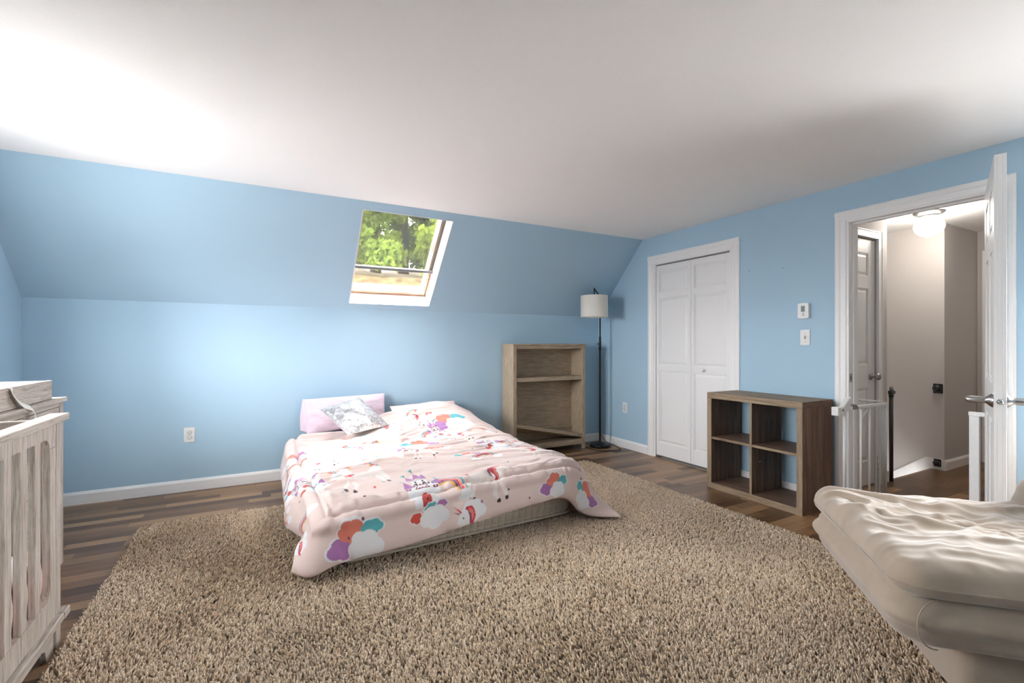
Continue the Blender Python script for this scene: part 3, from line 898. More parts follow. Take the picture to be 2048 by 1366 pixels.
gp_ = thing('safety_gate', 'white upright gate panel at the right side of the doorway', 'gate', (3.70, 1.10, 0))
MB().box(3.69, 3.712, 1.108, 1.153, 0, .752).build('upright', WMETAL, gp_, .003)
MB().box(3.688, 3.714, 1.032, 1.156, .752, .776).build('top_rail', WMETAL, gp_, .003)
MB().tube(smooth_path([(3.70, 1.078, .752), (3.70, 1.076, .725), (3.70, 1.066, .695), (3.70, 1.045, .672), (3.70, 1.036, .668)]), .006, 10).build('brace', WMETAL, gp_, smooth=True)
MB().box(3.69, 3.712, 1.032, 1.046, 0, .752).build('jamb_post', WMETAL, gp_, .003)

rg = thing('retractable_gate', 'dark rolled stair gate upright at the end of the hall wall', 'gate', (4.765, 1.985, 0))
MB().cyl((4.757, 1.985, .03), (4.757, 1.985, .72), .015, n=20).build('mesh_roll', DKPLASTIC, rg, smooth=True)
for z in (.005, .72): MB().lathe([(.016, 0), (.018, .004), (.018, .022), (.015, .026)], (4.757, 1.985, z), n=20).build('end_cap', BLACK, rg)
MB().box(4.7335, 4.80, 1.970, 2.000, .746, .775).build('wall_bracket', BLACK, rg, .004)
MB().lathe([(.014, 0), (.016, .01), (.013, .03), (.008, .034)], (4.762, 1.985, .776), n=18).build('lock_knob', GREYP, rg, smooth=True)
for z, sz in ((.758, .045), (.065, .035)):
    c = thing('gate_catch', 'black gate catch on the stair wall %s' % ('at waist height' if z > .5 else 'low on the baseboard'), 'catch', (5.6, 1.965, z))
    xx = 5.6 if z > .5 else 5.587
    MB().box(xx - .012, xx, 1.965 - sz * .8, 1.965 + sz * .8, z - sz, z + sz).build('plate', BLACK, c, .006)
    MB().lathe([(sz * .7, 0), (sz * .8, .012), (sz * .65, .034), (sz * .3, .040)], (xx - .012, 1.965, z), (-1, 0, 0), n=20).build('hook', BLACK, c, smooth=True)

# ================================================================ CRIB
CX = -.680
cr = thing('crib', 'whitewashed wooden crib with upright slats at the left edge', 'crib', (-1.04, 1.75, 0))
CYF, CYN = 2.468, 1.04            # far and near ends
def cp(name, x0, x1, y0, y1, z0, z1, ax, bev=.003, par=cr): return MB().box(x0, x1, y0, y1, z0, z1).build(name, CRIB[ax], par, bev)
cp('cap_rail', CX - .045, CX + .014, CYN - .03, CYF + .050, .872, .899, 'y')
# front panel frame with a rounded opening: stiles and rails in one board
fp = MB()
yo0, yo1, zo0, zo1, rr = CYN + .105, 2.362, .218, .822, .048
def arc(cx, cz, a0, a1, n=7): return [(cx + rr * math.cos(a0 + (a1 - a0) * k / n), cz + rr * math.sin(a0 + (a1 - a0) * k / n)) for k in range(n + 1)]
inner = arc(yo1 - rr, zo0 + rr, -math.pi / 2, 0) + arc(yo1 - rr, zo1 - rr, 0, math.pi / 2) + arc(yo0 + rr, zo1 - rr, math.pi / 2, math.pi) + arc(yo0 + rr, zo0 + rr, math.pi, 1.5 * math.pi)
outer = []
ya, yb, za, zb = CYN + .047, 2.4205, .135, .871
for (y, z) in inner:   # push out to the rectangle
    cy, cz = (ya + yb) / 2, (za + zb) / 2
    outer.append((yb if y > yo1 - rr - 1e-6 and abs(z - zo0) > 1e-6 and abs(z - zo1) > 1e-6 else (ya if y < yo0 + rr + 1e-6 and abs(z - zo0) > 1e-6 and abs(z - zo1) > 1e-6 else y),
                  za if abs(z - zo0) < 1e-6 else (zb if abs(z - zo1) < 1e-6 else z)))
n = len(inner)
vs = []
for xx in (CX, CX - .022): vs += [(xx, y, z) for y, z in inner] + [(xx, y, z) for y, z in outer]
fs_ = []
for k in range(n):
    k2 = (k + 1) % n
    fs_ += [(k, k2, n + k2, n + k), (2 * n + k, 3 * n + k, 3 * n + k2, 2 * n + k2), (k, 2 * n + k, 2 * n + k2, k2), (n + k, n + k2, 3 * n + k2, 3 * n + k)]
# fill the outer corners
cor = [(yb, za), (yb, zb), (ya, zb), (ya, za)]
fp.add(vs, fs_)
for (cy, cz), k in zip(cor, (0, 14, 16, 30)):
    a, b = outer[k], outer[k + 1]
    fp.prism([a, b, (cy, cz)], (CX - .022, 0, 0), (0, 1, 0), (0, 0, 1), (.022, 0, 0))
fp.build('front_panel', CRIB['z'], cr)
ln = MB(); ln.box(CX - .001, CX + .0006, 2.364, 2.4195, .7815, .7830)
ln.build('joint_line', DKPLASTIC, cr)
y = 2.2575
while y > yo0 + .03:
    cp('slat', CX - .0215, CX - .001, y - .0235, y + .0235, zo0 - .002, zo1 + .002, 'z'); y -= .1135
cp('post', CX - .05, CX + .001, 2.4225, CYF, 0, .872, 'z')
cp('post', CX - .05, CX + .001, CYN, CYN + .045, 0, .872, 'z')
cp('ledge_rail', CX - .004, CX + .022, CYN - .01, 2.4285, .108, .135, 'y', .004)
cp('ledge_rail', CX - .004, CX + .024, 2.4305, CYF + .022, .106, .136, 'y', .004)
lb = MB()
lb.prism([(CYN + .047, 0), (CYN + .11, 0), (CYN + .11, .035), (CYN + .125, .058), (2.26, .058), (2.30, .058), (2.326, .045), (2.335, .02), (2.338, 0), (2.405, 0), (2.405, .1345), (CYN + .047, .1345)], (CX - .021, 0, 0), (0, 1, 0), (0, 0, 1), (.018, 0, 0))
lb.build('bottom_rail', CRIB['y'], cr, .001)
# far end panel and near end panel
XB = -1.405
for y0 in (2.428, CYN + .012):
    cp('end_rail', XB + .05, CX - .051, y0, y0 + .022, .815, .885, 'x')
    cp('end_rail', XB + .05, CX - .051, y0, y0 + .022, .13, .22, 'x')
    x = CX - .115
    while x > XB + .08:
        cp('slat', x - .0235, x + .0235, y0 + .002, y0 + .020, .218, .817, 'z'); x -= .1135
    cp('post', XB, XB + .049, y0 - .012, y0 + .034, 0, .93, 'z')
cp('back_panel', XB + .012, XB + .032, CYN + .05, 2.415, .13, .93, 'y')
cp('slat_base', XB + .034, CX - .024, CYN + .05, 2.415, .17, .195, 'y', 0)


def soft_box(name, mat, parent, x0, x1, y0, y1, z0, z1, r=.04, bulge=.01, n=28, amp=.004, seed=1, xf=None, nz=6, rc=None):
    """rounded upholstered block; rings of a rounded rectangle stacked with bulge"""
    V = []; hx, hy = (x1 - x0) / 2, (y1 - y0) / 2; cx, cy = (x0 + x1) / 2, (y0 + y1) / 2
    th = np.linspace(0, 2 * np.pi, 96, endpoint=False)
    def ringpts(hx, hy, rc):
        rc = min(rc, hx, hy)
        P = []
        for qx, qy, a0 in ((1, 1, 0), (-1, 1, .5), (-1, -1, 1), (1, -1, 1.5)):
            for k in range(9):
                a = (a0 + .5 * k / 8) * np.pi
                P.append((qx * (hx - rc) + rc * np.cos(a), qy * (hy - rc) + rc * np.sin(a)))
        # resample along edges
        out = []
        m = len(P)
        for i in range(m):
            a = np.array(P[i]); b = np.array(P[(i + 1) % m]); dd = np.linalg.norm(b - a)
            k = max(1, int(dd / .03))
            for j in range(k): out.append(a + (b - a) * j / k)
        return np.array(out)
    base = ringpts(hx, hy, rc or r * 1.5)
    h = z1 - z0; rows = []
    prof = []
    re = min(r, h * .45)
    for k in range(6): a = k / 5 * np.pi / 2; prof.append((re * (1 - np.sin(a)), z0 + re * (1 - np.cos(a))))
    for k in range(1, nz): prof.append((-bulge * np.sin(np.pi * k / nz), z0 + re + (h - 2 * re) * k / nz))
    for k in range(6): a = k / 5 * np.pi / 2; prof.append((re * (1 - np.cos(a)), z1 - re + re * np.sin(a)))
    for ins, z in prof:
        s = np.array([(hx - ins) / hx, (hy - ins) / hy]); rows.append(np.c_[base * s, np.full(len(base), z)])
    tops = []
    for q in (.9, .75, .55, .35, .15, .02):
        s = np.array([(hx - re) / hx * q, (hy - re) / hy * q]); tops.append(np.c_[base * s, np.full(len(base), z1 + bulge * .6 * (1 - q * q))])
    bots = []
    for q in (.02, .5): bots.append(np.c_[base * np.array([(hx - re) / hx * q, (hy - re) / hy * q]), np.full(len(base), z0)])
    allr = bots + rows + tops
    m = len(base); V = np.concatenate(allr)
    V[:, 2] += amp * fbm(V[:, 0] * 6 + seed, V[:, 1] * 6, seed) * (V[:, 2] > z0 + h * .4)
    V[:, 0] += cx; V[:, 1] += cy
    if xf is not None: V = xf(V)
    nr = len(allr)
    i = np.arange(nr - 1)[:, None]; j = np.arange(m)[None, :]
    a = (i * m + j).ravel(); b = (i * m + (j + 1) % m).ravel()
    Q = np.stack([a, b, b + m, a + m], 1)
    return np_mesh(name, V, Q, mat, parent)


cm = thing('crib_mattress', 'pink sheeted crib mattress behind the slats', 'mattress', (-1.04, 1.75, .197))
soft_box('mattress_body', PINKC, cm, XB + .04, CX - .026, CYN + .06, 2.405, .198, .400, .035, .006, seed=4)
# white blanket bunched on the crib mattress with a pink folded corner
u = np.linspace(0, 1, 60); v = np.linspace(0, 1, 70); U, Vv = np.meshgrid(u, v, indexing='ij')
X = -1.25 + U * .545; Y = 1.35 + Vv * .93
Z = .415 + .085 * np.clip(1 - ((Vv - .42) / .42) ** 2, 0, 1) * (.5 + .5 * np.sin(U * 2.2 + .6)) + .018 * fbm(U * 6, Vv * 7, 5)
edge = np.clip((U - .93) / .07, 0, 1); Z -= edge * .09 * (1 - .5 * Vv)
X = X - edge * .012
bl = np_mesh('crib_blanket', np.stack([X, Y, Z], -1).reshape(-1, 3), grid_faces(60, 70), fabric('white crib blanket', (.80, .76, .73), (.86, .83, .80), 12, .9, .3, .08, 300))
m = bl.modifiers.new('Solidify', 'SOLIDIFY'); m.thickness = .012; m.offset = 1
tag(bl, 'white blanket bunched inside the slatted crib', 'blanket')
pf = MB()
pc = [(-.700, 2.235, .372), (-.690, 2.285, .405), (-.688, 2.325, .385), (-.690, 2.330, .345), (-.696, 2.30, .315), (-.700, 2.255, .318)]
u = np.linspace(0, 1, 24); U, Vv = np.meshgrid(u, u, indexing='ij')
A = np.array([(-.765, 2.20, .428), (-.745, 2.315, .43), (-.7065, 2.328, .352), (-.7065, 2.225, .315)])
Pn = ((1 - U) * (1 - Vv))[..., None] * A[0] + ((1 - U) * Vv)[..., None] * A[1] + (U * Vv)[..., None] * A[2] + (U * (1 - Vv))[..., None] * A[3]
Pn[..., 2] += .03 * np.sin(U * np.pi) * (.5 + .5 * Vv)
fl_ = np_mesh('fold', Pn.reshape(-1, 3), grid_faces(24, 24), PINKC, bl, label='pink turned-back corner')
m = fl_.modifiers.new('Solidify', 'SOLIDIFY'); m.thickness = .008

# ================================================================ DRESSER AND TRAY
dx0, dx1, dy0, dy1 = -1.430, -.920, 2.52, 3.372
dr = thing('dresser', 'whitewashed wooden dresser behind the crib with a tray on top', 'dresser', ((dx0 + dx1) / 2, (dy0 + dy1) / 2, 0))
def dp(name, x0, x1, y0, y1, z0, z1, ax, bev=.002, par=dr): return MB().box(x0, x1, y0, y1, z0, z1).build(name, CRIB[ax], par, bev)
dp('top', dx0 - .008, dx1 + .016, dy0 - .014, dy1 + .014, .866, .890, 'y', .004)
dp('side_panel', dx0, dx1, dy1 - .020, dy1, .07, .866, 'z'); dp('side_panel', dx0, dx1, dy0, dy0 + .020, .07, .866, 'z')
dp('back_panel', dx0, dx0 + .012, dy0 + .02, dy1 - .02, .09, .866, 'y', 0)
for y0 in (dy0, dy1 - .046):
    for x0 in (dx0 + .013, dx1 - .045): dp('leg', x0, x0 + .047, y0 - (.002 if y0 == dy0 else -.002), y0 + .046 + (.002 if y0 != dy0 else -.002), 0, .866, 'z')
dp('face_rail', dx1 - .022, dx1, dy0 + .047, dy1 - .047, .845, .866, 'y')
dp('face_rail', dx1 - .022, dx1, dy0 + .047, dy1 - .047, .075, .105, 'y')
dp('face_stile', dx1 - .022, dx1, 2.900, 2.944, .640, .845, 'z')
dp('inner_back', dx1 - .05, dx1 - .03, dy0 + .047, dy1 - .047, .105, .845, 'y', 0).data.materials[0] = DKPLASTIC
def drawer(y0, y1, z0, z1, knobs):
    d = dp('drawer', dx1 - .021, dx1 - .001, y0, y1, z0, z1, 'y', .002)
    for ky in knobs:
        k = MB(); k.lathe([(.007, 0), (.007, .012), (.014, .018), (.015, .026), (.010, .033), (.002, .035)], (dx1 - .001, ky, (z0 + z1) / 2), (1, 0, 0), n=18)
        smooth_by_angle(k.build('knob', CRIB['z'], d))
drawer(2.947, 3.322, .643, .842, (3.135,)); drawer(2.570, 2.897, .643, .842, (2.734,))
for z0, z1 in ((.462, .636), (.286, .455), (.109, .279)): drawer(2.570, 3.322, z0, z1, (2.70, 3.19))

ty0, ty1, tx0, tx1 = 2.545, 3.265, -1.40, -.932
tr = thing('changing_tray', 'whitewashed wooden changing tray lying on the dresser', 'tray', ((tx0 + tx1) / 2, (ty0 + ty1) / 2, .890))
def tp(name, x0, x1, y0, y1, z0, z1, ax): return MB().box(x0, x1, y0, y1, z0, z1).build(name, CRIB[ax], tr, .0025)
tp('front_board', tx1 - .018, tx1, ty0, ty1, .892, .988, 'y'); tp('back_board', tx0, tx0 + .018, ty0, ty1, .892, .988, 'y')
tp('end_board', tx0 + .018, tx1 - .018, ty1 - .018, ty1 - .001, .892, .986, 'x'); tp('end_board', tx0 + .018, tx1 - .018, ty0 + .001, ty0 + .018, .892, .986, 'x')
tp('tray_bottom', tx0 + .018, tx1 - .018, ty0 + .018, ty1 - .018, .892, .900, 'y')
rp = smooth_path([(-1.10, 2.90, .960), (-1.0, 2.84, .985), (-.945, 2.79, .993), (-.926, 2.785, .985), (-.922, 2.80, .950), (-.916, 2.86, .905), (-.9015, 2.915, .880), (-.8965, 2.935, .845), (-.9, 2.93, .80), (-.903, 2.925, .77), (-.905, 2.935, .68), (-.905, 2.94, .64)], 5)
vs = []; fs_ = []
for i, p in enumerate(rp):
    t = (rp[min(i + 1, len(rp) - 1)] - rp[max(i - 1, 0)]).normalized()
    w = t.cross(Vector((.8, .1, .55))).normalized() * .019
    if w.y < 0: w = -w
    vs += [p - w, p + w]
    if i: fs_.append((2 * i - 2, 2 * i - 1, 2 * i + 1, 2 * i))
rb = MB().add(vs, fs_).build('safety_strap', WCLOTH, tr, smooth=True, label='white strap hanging down')
m = rb.modifiers.new('Solidify', 'SOLIDIFY'); m.thickness = .0018; m.offset = 1

# ================================================================ SOFA CHAISE
SO = Vector((1.700, .700, 0)); E1 = Vector((.699, -.715, 0)).normalized(); E2 = Vector((.715, .699, 0)).normalized()
so = thing('sofa_chaise', 'beige suede sofa chaise with a wrinkled seat cushion at lower right', 'sofa', SO + E1 * .9 + E2 * .43)
def sx(V):
    W = V.copy()
    W[:, 0] = SO.x + V[:, 0] * E1.x + V[:, 1] * E2.x; W[:, 1] = SO.y + V[:, 0] * E1.y + V[:, 1] * E2.y
    return W
soft_box('base', SUEDE, so, .24, 1.75, .15, .72, .022, .285, .03, .004, amp=0, xf=sx)
soft_box('seat_body', SUEDE, so, .018, 1.9, .018, .844, .242, .428, .058, .020, amp=.003, xf=sx, nz=8, rc=.085)
# rolled front corner panel with gathered folds
cor_ = []
for k in range(4):
    rad = .082 - .016 * k
    pts = []
    for q in range(15):
        a = -math.pi * .5 + math.pi * q / 14
        aa = .115 + .026 * k - (.060 - .012 * k) * math.cos(a)
        zz = .332 + .074 * math.sin(a)
        p = SO + E1 * aa + E2 * (.0185 - .022 * math.cos(a * .97) - .0009) + Vector((0, 0, zz))
        pts.append(p)
    cor_.append(pts)
cb_ = MB()
for pts in cor_[:1]: cb_.tube([p + E2 * .0012 for p in pts], .0022, 6)
cb_.build('corner_gather', SUEDE, so, smooth=True)


def cushion(name, parent, a0, a1, b0, b1, z0, z1, tuft, xf, mat, seed=3, da=.006):
    na = int((a1 - a0) / da); nb = int((b1 - b0) / da)
    s = np.linspace(0, 1, na); t = np.linspace(0, 1, nb); Sg, Tg = np.meshgrid(s, t, indexing='ij')
    A = a0 + (a1 - a0) * Sg; Bq = b0 + (b1 - b0) * Tg
    dA = np.minimum(A - a0, a1 - A); dB = np.minimum(Bq - b0, b1 - Bq)
    rr = .085
    pa = 1 - np.clip(dA / rr, 0, 1); pb = 1 - np.clip(dB / rr, 0, 1)
    qa = pa * np.sqrt(1 - pb ** 2 / 2); qb = pb * np.sqrt(1 - pa ** 2 / 2)       # round the corners of the outline
    A = A + np.where(A < (a0 + a1) / 2, 1, -1) * rr * (pa - qa); Bq = Bq + np.where(Bq < (b0 + b1) / 2, 1, -1) * rr * (pb - qb)
    prof = np.sqrt(np.clip(1 - np.clip(np.hypot(qa, qb), 0, 1) ** 2.6, 0, 1))
    zm = z0 + (z1 - z0) * .42
    # wrinkles: folds radiating from the tuft and along the near edge
    rx, ry = A - tuft[0], Bq - tuft[1]
    rad = np.hypot(rx, ry) + 1e-6; ang = np.arctan2(ry, rx)
    wob = fbm(A * 3 + 3, Bq * 3, seed + 20) * .9
    ridg = lambda x: (1 - np.abs(x)) ** 2
    f1 = ridg(vnoise(np.cos(ang) * 2.6 + 9 + wob * .6, np.sin(ang) * 2.6 + 5 + rad * .8, seed)) * np.exp(-((rad - .20) / .26) ** 2)
    ph = .15 + .75 * vnoise(A * 1.6 + 5, Bq * 1.6 + 2, seed + 31) + .35 * wob
    al = A * np.cos(ph) + Bq * np.sin(ph); ac = -A * np.sin(ph) + Bq * np.cos(ph)
    f2 = ridg(vnoise(al * 2.4 + 4, ac * 9.5 + wob * 1.5 + 7, seed + 5)) ** 1.15
    f4 = ridg(vnoise(al * 4.0 + 8, ac * 19 + wob * 2.5 + 3, seed + 15)) ** 1.5
    f3 = ridg(fbm(A * 7.5 + wob, Bq * 8.5 + 3 * wob, seed + 9, 2))
    calm = np.clip((dB) / .15, .35, 1)
    h = .020 * f1 + .026 * (f2 - .35) * calm + .014 * (f4 - .35) * calm + .005 * (f3 - .4)
    h += .012 * fbm(A * 1.8, Bq * 1.8, seed + 2)
    for _ in range(3):                                          # soften the sharpest crests
        hp = np.pad(h, 1, mode='edge')
        h = (hp[1:-1, 1:-1] * 2 + hp[:-2, 1:-1] + hp[2:, 1:-1] + hp[1:-1, :-2] + hp[1:-1, 2:]) / 6
    h -= .012 * np.exp(-(rad / .025) ** 2) + .008 * np.exp(-(rad / .12) ** 2)
    top = zm + (z1 - zm) * prof + h * prof ** .7 * (.25 + .75 * prof)
    bot = zm - (zm - z0) * prof
    # edge puckers
    puck = .006 * vnoise(A * 22, Bq * 22, seed + 11) * (1 - prof)
    V1 = np.stack([A, Bq, top + puck], -1).reshape(-1, 3)
    V2 = np.stack([A, Bq, bot], -1).reshape(-1, 3)
    V = np.concatenate([V1, V2]); 
    Q = np.concatenate([grid_faces(na, nb), grid_faces(na, nb, len(V1), True)])
    return np_mesh(name, xf(V), Q, mat, parent), (zm,)


cush, (zm,) = cushion('seat_cushion', so, .006, 1.88, -.006, .868, .398, .506, (.43, .40), sx, SUEDE, seed=6)
sm = MB(); loop = []
ca0, ca1, cb0, cb1 = .010, 1.875, -.003, .865
rq = .085
rim = [(ca1, cb0)] + [(ca0 + rq - rq * math.sin(t), cb0 + rq - rq * math.cos(t)) for t in np.linspace(0, math.pi / 2, 8)] + [(ca0 + rq - rq * math.cos(t), cb1 - rq + rq * math.sin(t)) for t in np.linspace(0, math.pi / 2, 8)] + [(ca1, cb1)]
P3 = []
for i in range(len(rim) - 1):
    nk = 14 if i in (0, 8, len(rim) - 2) else 2
    for k in range(nk):
        a = rim[i][0] + (rim[i + 1][0] - rim[i][0]) * k / nk; b = rim[i][1] + (rim[i + 1][1] - rim[i][1]) * k / nk
        P3.append(SO + E1 * a + E2 * b + Vector((0, 0, zm + .002)))
sm.tube(P3, .0035, 6)
sm.build('piping', SUEDE, cush, smooth=True)
soft_box('backrest', SUEDE2, so, .745, 1.85, .585, .900, .26, .640, .09, .02, amp=.004, xf=sx)
soft_box('back_cushion', SUEDE2, so, .800, 1.80, .570, .820, .600, .770, .080, .02, amp=.006, xf=sx)

# ================================================================ RUG
RX0, RX1, RY0, RY1 = -.655, 2.87, .18, 3.735
rug = thing('shag_rug', 'large beige shag rug under the bed on the dark floor', 'rug', ((RX0 + RX1) / 2, (RY0 + RY1) / 2, 0))
rbk = MB(); rc = .07; pts = []
for cx, cy, a0 in ((RX1 - rc, RY1 - rc, 0), (RX0 + rc, RY1 - rc, .5), (RX0 + rc, RY0 + rc, 1), (RX1 - rc, RY0 + rc, 1.5)):
    for k in range(7): pts.append((cx + rc * math.cos((a0 + k / 12) * math.pi), cy + rc * math.sin((a0 + k / 12) * math.pi)))
rbk.prism(pts, (0, 0, .001), (1, 0, 0), (0, 1, 0), (0, 0, .009))
rbk.build('backing', fabric('rug backing', (.26, .20, .145), (.36, .28, .20), 200), rug)


def pile():
    rng = np.random.RandomState(11)
    n = 230000
    x = rng.uniform(RX0, RX1, n); y = rng.uniform(RY0, RY1, n)
    # rounded corners, slightly wandering outline
    ex = np.minimum(x - RX0, RX1 - x) - .006 * vnoise(y * 9, x * 0 + 3, 4); ey = np.minimum(y - RY0, RY1 - y) - .006 * vnoise(x * 9, y * 0 + 8, 5)
    keep = (ex > 0) & (ey > 0) & ~((ex < rc) & (ey < rc) & ((rc - ex) ** 2 + (rc - ey) ** 2 > rc * rc))
    # nothing stands where mattress and sofa press the pile
    inbed = (x > .40) & (x < 1.83) & (y > 2.62) & (y < 4)
    a = (x - SO.x) * E1.x + (y - SO.y) * E1.y; b = (x - SO.x) * E2.x + (y - SO.y) * E2.y
    insofa = (a > .27) & (a < 1.7) & (b > .18) & (b < .69)
    far = rng.rand(n) > np.clip((1.0 - y) * .8, 0, .8)
    keep &= ~inbed & ~insofa & far
    x, y = x[keep], y[keep]; n = len(x)
    flow = fbm(x * 1.1, y * 1.1, 21, 3) * 3.2; ang = flow + rng.normal(0, .9, n) + 1.0
    lean = rng.uniform(.05, .72, n)
    ln = rng.uniform(.017, .028, n) * (1 + .15 * fbm(x * 3, y * 3, 33))
    w = rng.uniform(.0022, .0036, n)
    dirx, diry = np.cos(ang), np.sin(ang)
    px, py = -diry, dirx
    V = np.zeros((n, 8, 3), np.float32)
    z0 = .009
    lv = [(0.0, 0.0, 1.0), (.45, .30, 1.15), (.85, .85, .95)]
    ct, st_ = np.cos(lean), np.sin(lean)
    for k, (hz, hl, ww) in enumerate(lv):
        zz = z0 + ln * hz * ct; ll = ln * hl * st_
        V[:, 2 * k, 0] = x + dirx * ll - px * w * ww; V[:, 2 * k, 1] = y + diry * ll - py * w * ww; V[:, 2 * k, 2] = zz
        V[:, 2 * k + 1, 0] = x + dirx * ll + px * w * ww; V[:, 2 * k + 1, 1] = y + diry * ll + py * w * ww; V[:, 2 * k + 1, 2] = zz
    # ridge vertices give each tuft thickness
    V[:, 6, 0] = x + dirx * ln * .35 * st_ - dirx * w; V[:, 6, 1] = y + diry * ln * .35 * st_ - diry * w; V[:, 6, 2] = z0 + ln * .55 * ct + w * .8
    V[:, 7, 0] = x + dirx * ln * 1.0 * st_; V[:, 7, 1] = y + diry * ln * 1.0 * st_; V[:, 7, 2] = z0 + ln * .95 * ct
    T = np.array([(0, 1, 3), (0, 3, 2), (0, 2, 6), (1, 6, 3), (0, 6, 1), (2, 4, 6), (3, 6, 5), (4, 7, 6), (5, 6, 7), (2, 3, 5), (2, 5, 4), (4, 5, 7)], np.int32)
    Q = (T[None] + (np.arange(n) * 8)[:, None, None]).reshape(-1, 3)
    base = np.array([.715, .54, .37]); dark = np.array([.34, .242, .16]); lightc = np.array([.88, .71, .53])
    t = np.clip(rng.normal(.5, .24, n) + .12 * fbm(x * 2.2, y * 2.2, 41), 0, 1)[:, None]
    c = np.where(t < .5, dark + (base - dark) * t * 2, base + (lightc - base) * (t - .5) * 2)
    C = np.repeat(c[:, None, :], 8, 1)
    return np_mesh('pile', V.reshape(-1, 3), Q, PILE, rug, C.reshape(-1, 3), smooth=False, kind='stuff')


pile()

# ================================================================ BED
#@@COMF
NET = np.array([
    [(.20, 4.30, .12), (.20, 4.33, .24), (.30, 4.36, .37), (.70, 4.32, .400), (1.10, 4.40, .545), (1.38, 4.45, .580), (1.66, 4.44, .580), (1.88, 4.36, .40), (1.95, 4.32, .15)],
    [(.185, 4.10, .10), (.195, 4.10, .23), (.28, 4.10, .36), (.66, 4.06, .388), (1.09, 4.15, .490), (1.38, 4.22, .560), (1.68, 4.21, .555), (1.93, 4.10, .35), (2.0, 4.08, .12)],
    [(.175, 3.75, .09), (.185, 3.75, .23), (.265, 3.72, .345), (.66, 3.70, .378), (1.08, 3.72, .388), (1.48, 3.76, .410), (1.86, 3.75, .385), (1.99, 3.72, .26), (2.03, 3.70, .10)],
    [(.17, 3.32, .085), (.185, 3.30, .22), (.285, 3.30, .338), (.68, 3.28, .372), (1.10, 3.28, .380), (1.50, 3.30, .382), (1.89, 3.28, .362), (2.03, 3.25, .24), (2.06, 3.25, .09)],
    [(.148, 3.05, .10), (.22, 2.95, .23), (.305, 2.90, .330), (.68, 2.88, .372), (1.10, 2.88, .382), (1.50, 2.88, .386), (1.88, 2.88, .370), (2.03, 2.86, .25), (2.085, 2.86, .08)],
    [(.235, 2.85, .10), (.250, 2.68, .20), (.315, 2.53, .315), (.68, 2.53, .345), (1.10, 2.545, .370), (1.50, 2.56, .376), (1.81, 2.60, .362), (1.985, 2.64, .27), (2.11, 2.68, .08)],
    [(.175, 2.67, .085), (.232, 2.55, .16), (.335, 2.455, .225), (.68, 2.462, .245), (1.10, 2.470, .280), (1.50, 2.485, .290), (1.76, 2.505, .275), (1.925, 2.52, .175), (2.11, 2.52, .075)],
    [(.145, 2.55, .055), (.225, 2.44, .055), (.365, 2.425, .100), (.68, 2.425, .120), (1.10, 2.440, .165), (1.50, 2.455, .197), (1.715, 2.475, .190), (1.875, 2.47, .065), (2.07, 2.34, .055)],
])


def catmull(P, t):
    """P (n,...,3) control values, t in 0..n-1"""
    n = len(P)
    i = np.clip(np.floor(t).astype(int), 0, n - 2); f = (t - i)
    f = f.reshape(f.shape + (1,) * (P.ndim - 1))
    p0 = np.where((i == 0).reshape(f.shape), 2 * P[0] - P[1], P[np.clip(i - 1, 0, n - 1)])
    p1 = P[i]; p2 = P[i + 1]
    p3 = np.where((i == n - 2).reshape(f.shape), 2 * P[-1] - P[-2], P[np.clip(i + 2, 0, n - 1)])
    return .5 * (2 * p1 + (p2 - p0) * f + (2 * p0 - 5 * p1 + 4 * p2 - p3) * f ** 2 + (3 * p1 - p0 - 3 * p2 + p3) * f ** 3)


def arcparam(P, axis):
    d = np.linalg.norm(np.diff(P, axis=axis), axis=2).mean(axis=1 - axis)
    return np.r_[0, np.cumsum(d)]


ULEN = arcparam(NET, 1); VLEN = arcparam(NET, 0)


def comforter_surface(step):
    nu = int(ULEN[-1] / step); nv = int(VLEN[-1] / step)
    u = np.linspace(0, ULEN[-1], nu); v = np.linspace(0, VLEN[-1], nv)
    tu = np.interp(u, ULEN, np.arange(len(ULEN))); tv = np.interp(v, VLEN, np.arange(len(VLEN)))
    R1 = catmull(NET, tv)                                   # (nv, 9, 3)
    S = catmull(np.swapaxes(R1, 0, 1), tu)                  # (nu, nv, 3)
    Ug, Vg = np.meshgrid(u, v, indexing='ij')
    return S, Ug, Vg


def normals(S):
    a = np.gradient(S, axis=0); b = np.gradient(S, axis=1)
    n = np.cross(b, a); n /= np.linalg.norm(n, axis=2, keepdims=True) + 1e-9
    return n


def comforter_detail(S, U, V, thick=1.0):
    n = normals(S)
    n *= np.sign(n[..., 2:3].mean())
    uM, vM = ULEN[-1], VLEN[-1]
    dl, dr, df, dh = U, uM - U, vM - V, V
    d = np.minimum(np.minimum(dl, dr), np.minimum(df, dh))
    puff = .020 * np.sqrt(np.clip(1 - (1 - np.clip(d / .05, 0, 1)) ** 2, 0, 1))
    # quilted border seam
    bi = np.minimum(np.minimum(dl - .300, dr - .285), df - .245)
    seam = np.exp(-(np.abs(bi) / .0075) ** 1.4)
    puff = puff - .022 * seam + .010 * np.exp(-((np.abs(bi) - .045) / .03) ** 2)
    inside = np.clip(bi / .06, 0, 1)
    wob = fbm(U * 2.2, V * 2.2, 3)
    # crosswise creases on the top, short puckers at the seams, hanging folds on the front
    cre = fbm(U * 2.6 + wob, V * 15 + wob * 2.2, 8, 3)
    cre = np.sign(cre) * np.abs(cre) ** .8
    puck = vnoise(U * 34 + wob * 2, V * 3, 15) * np.exp(-(bi / .05) ** 2)
    hang = fbm(U * 7 + wob, V * 1.6, 17, 2) * (1 - inside)
    soft = fbm(U * 5, V * 5, 19, 3)
    leftw = .6 + .7 * np.clip(1 - U / uM, 0, 1)
    hgt = puff + .024 * cre * inside * leftw + .007 * puck + .018 * hang + .008 * soft
    return S + n * (hgt * thick)[..., None], n
#@@ENDCOMF

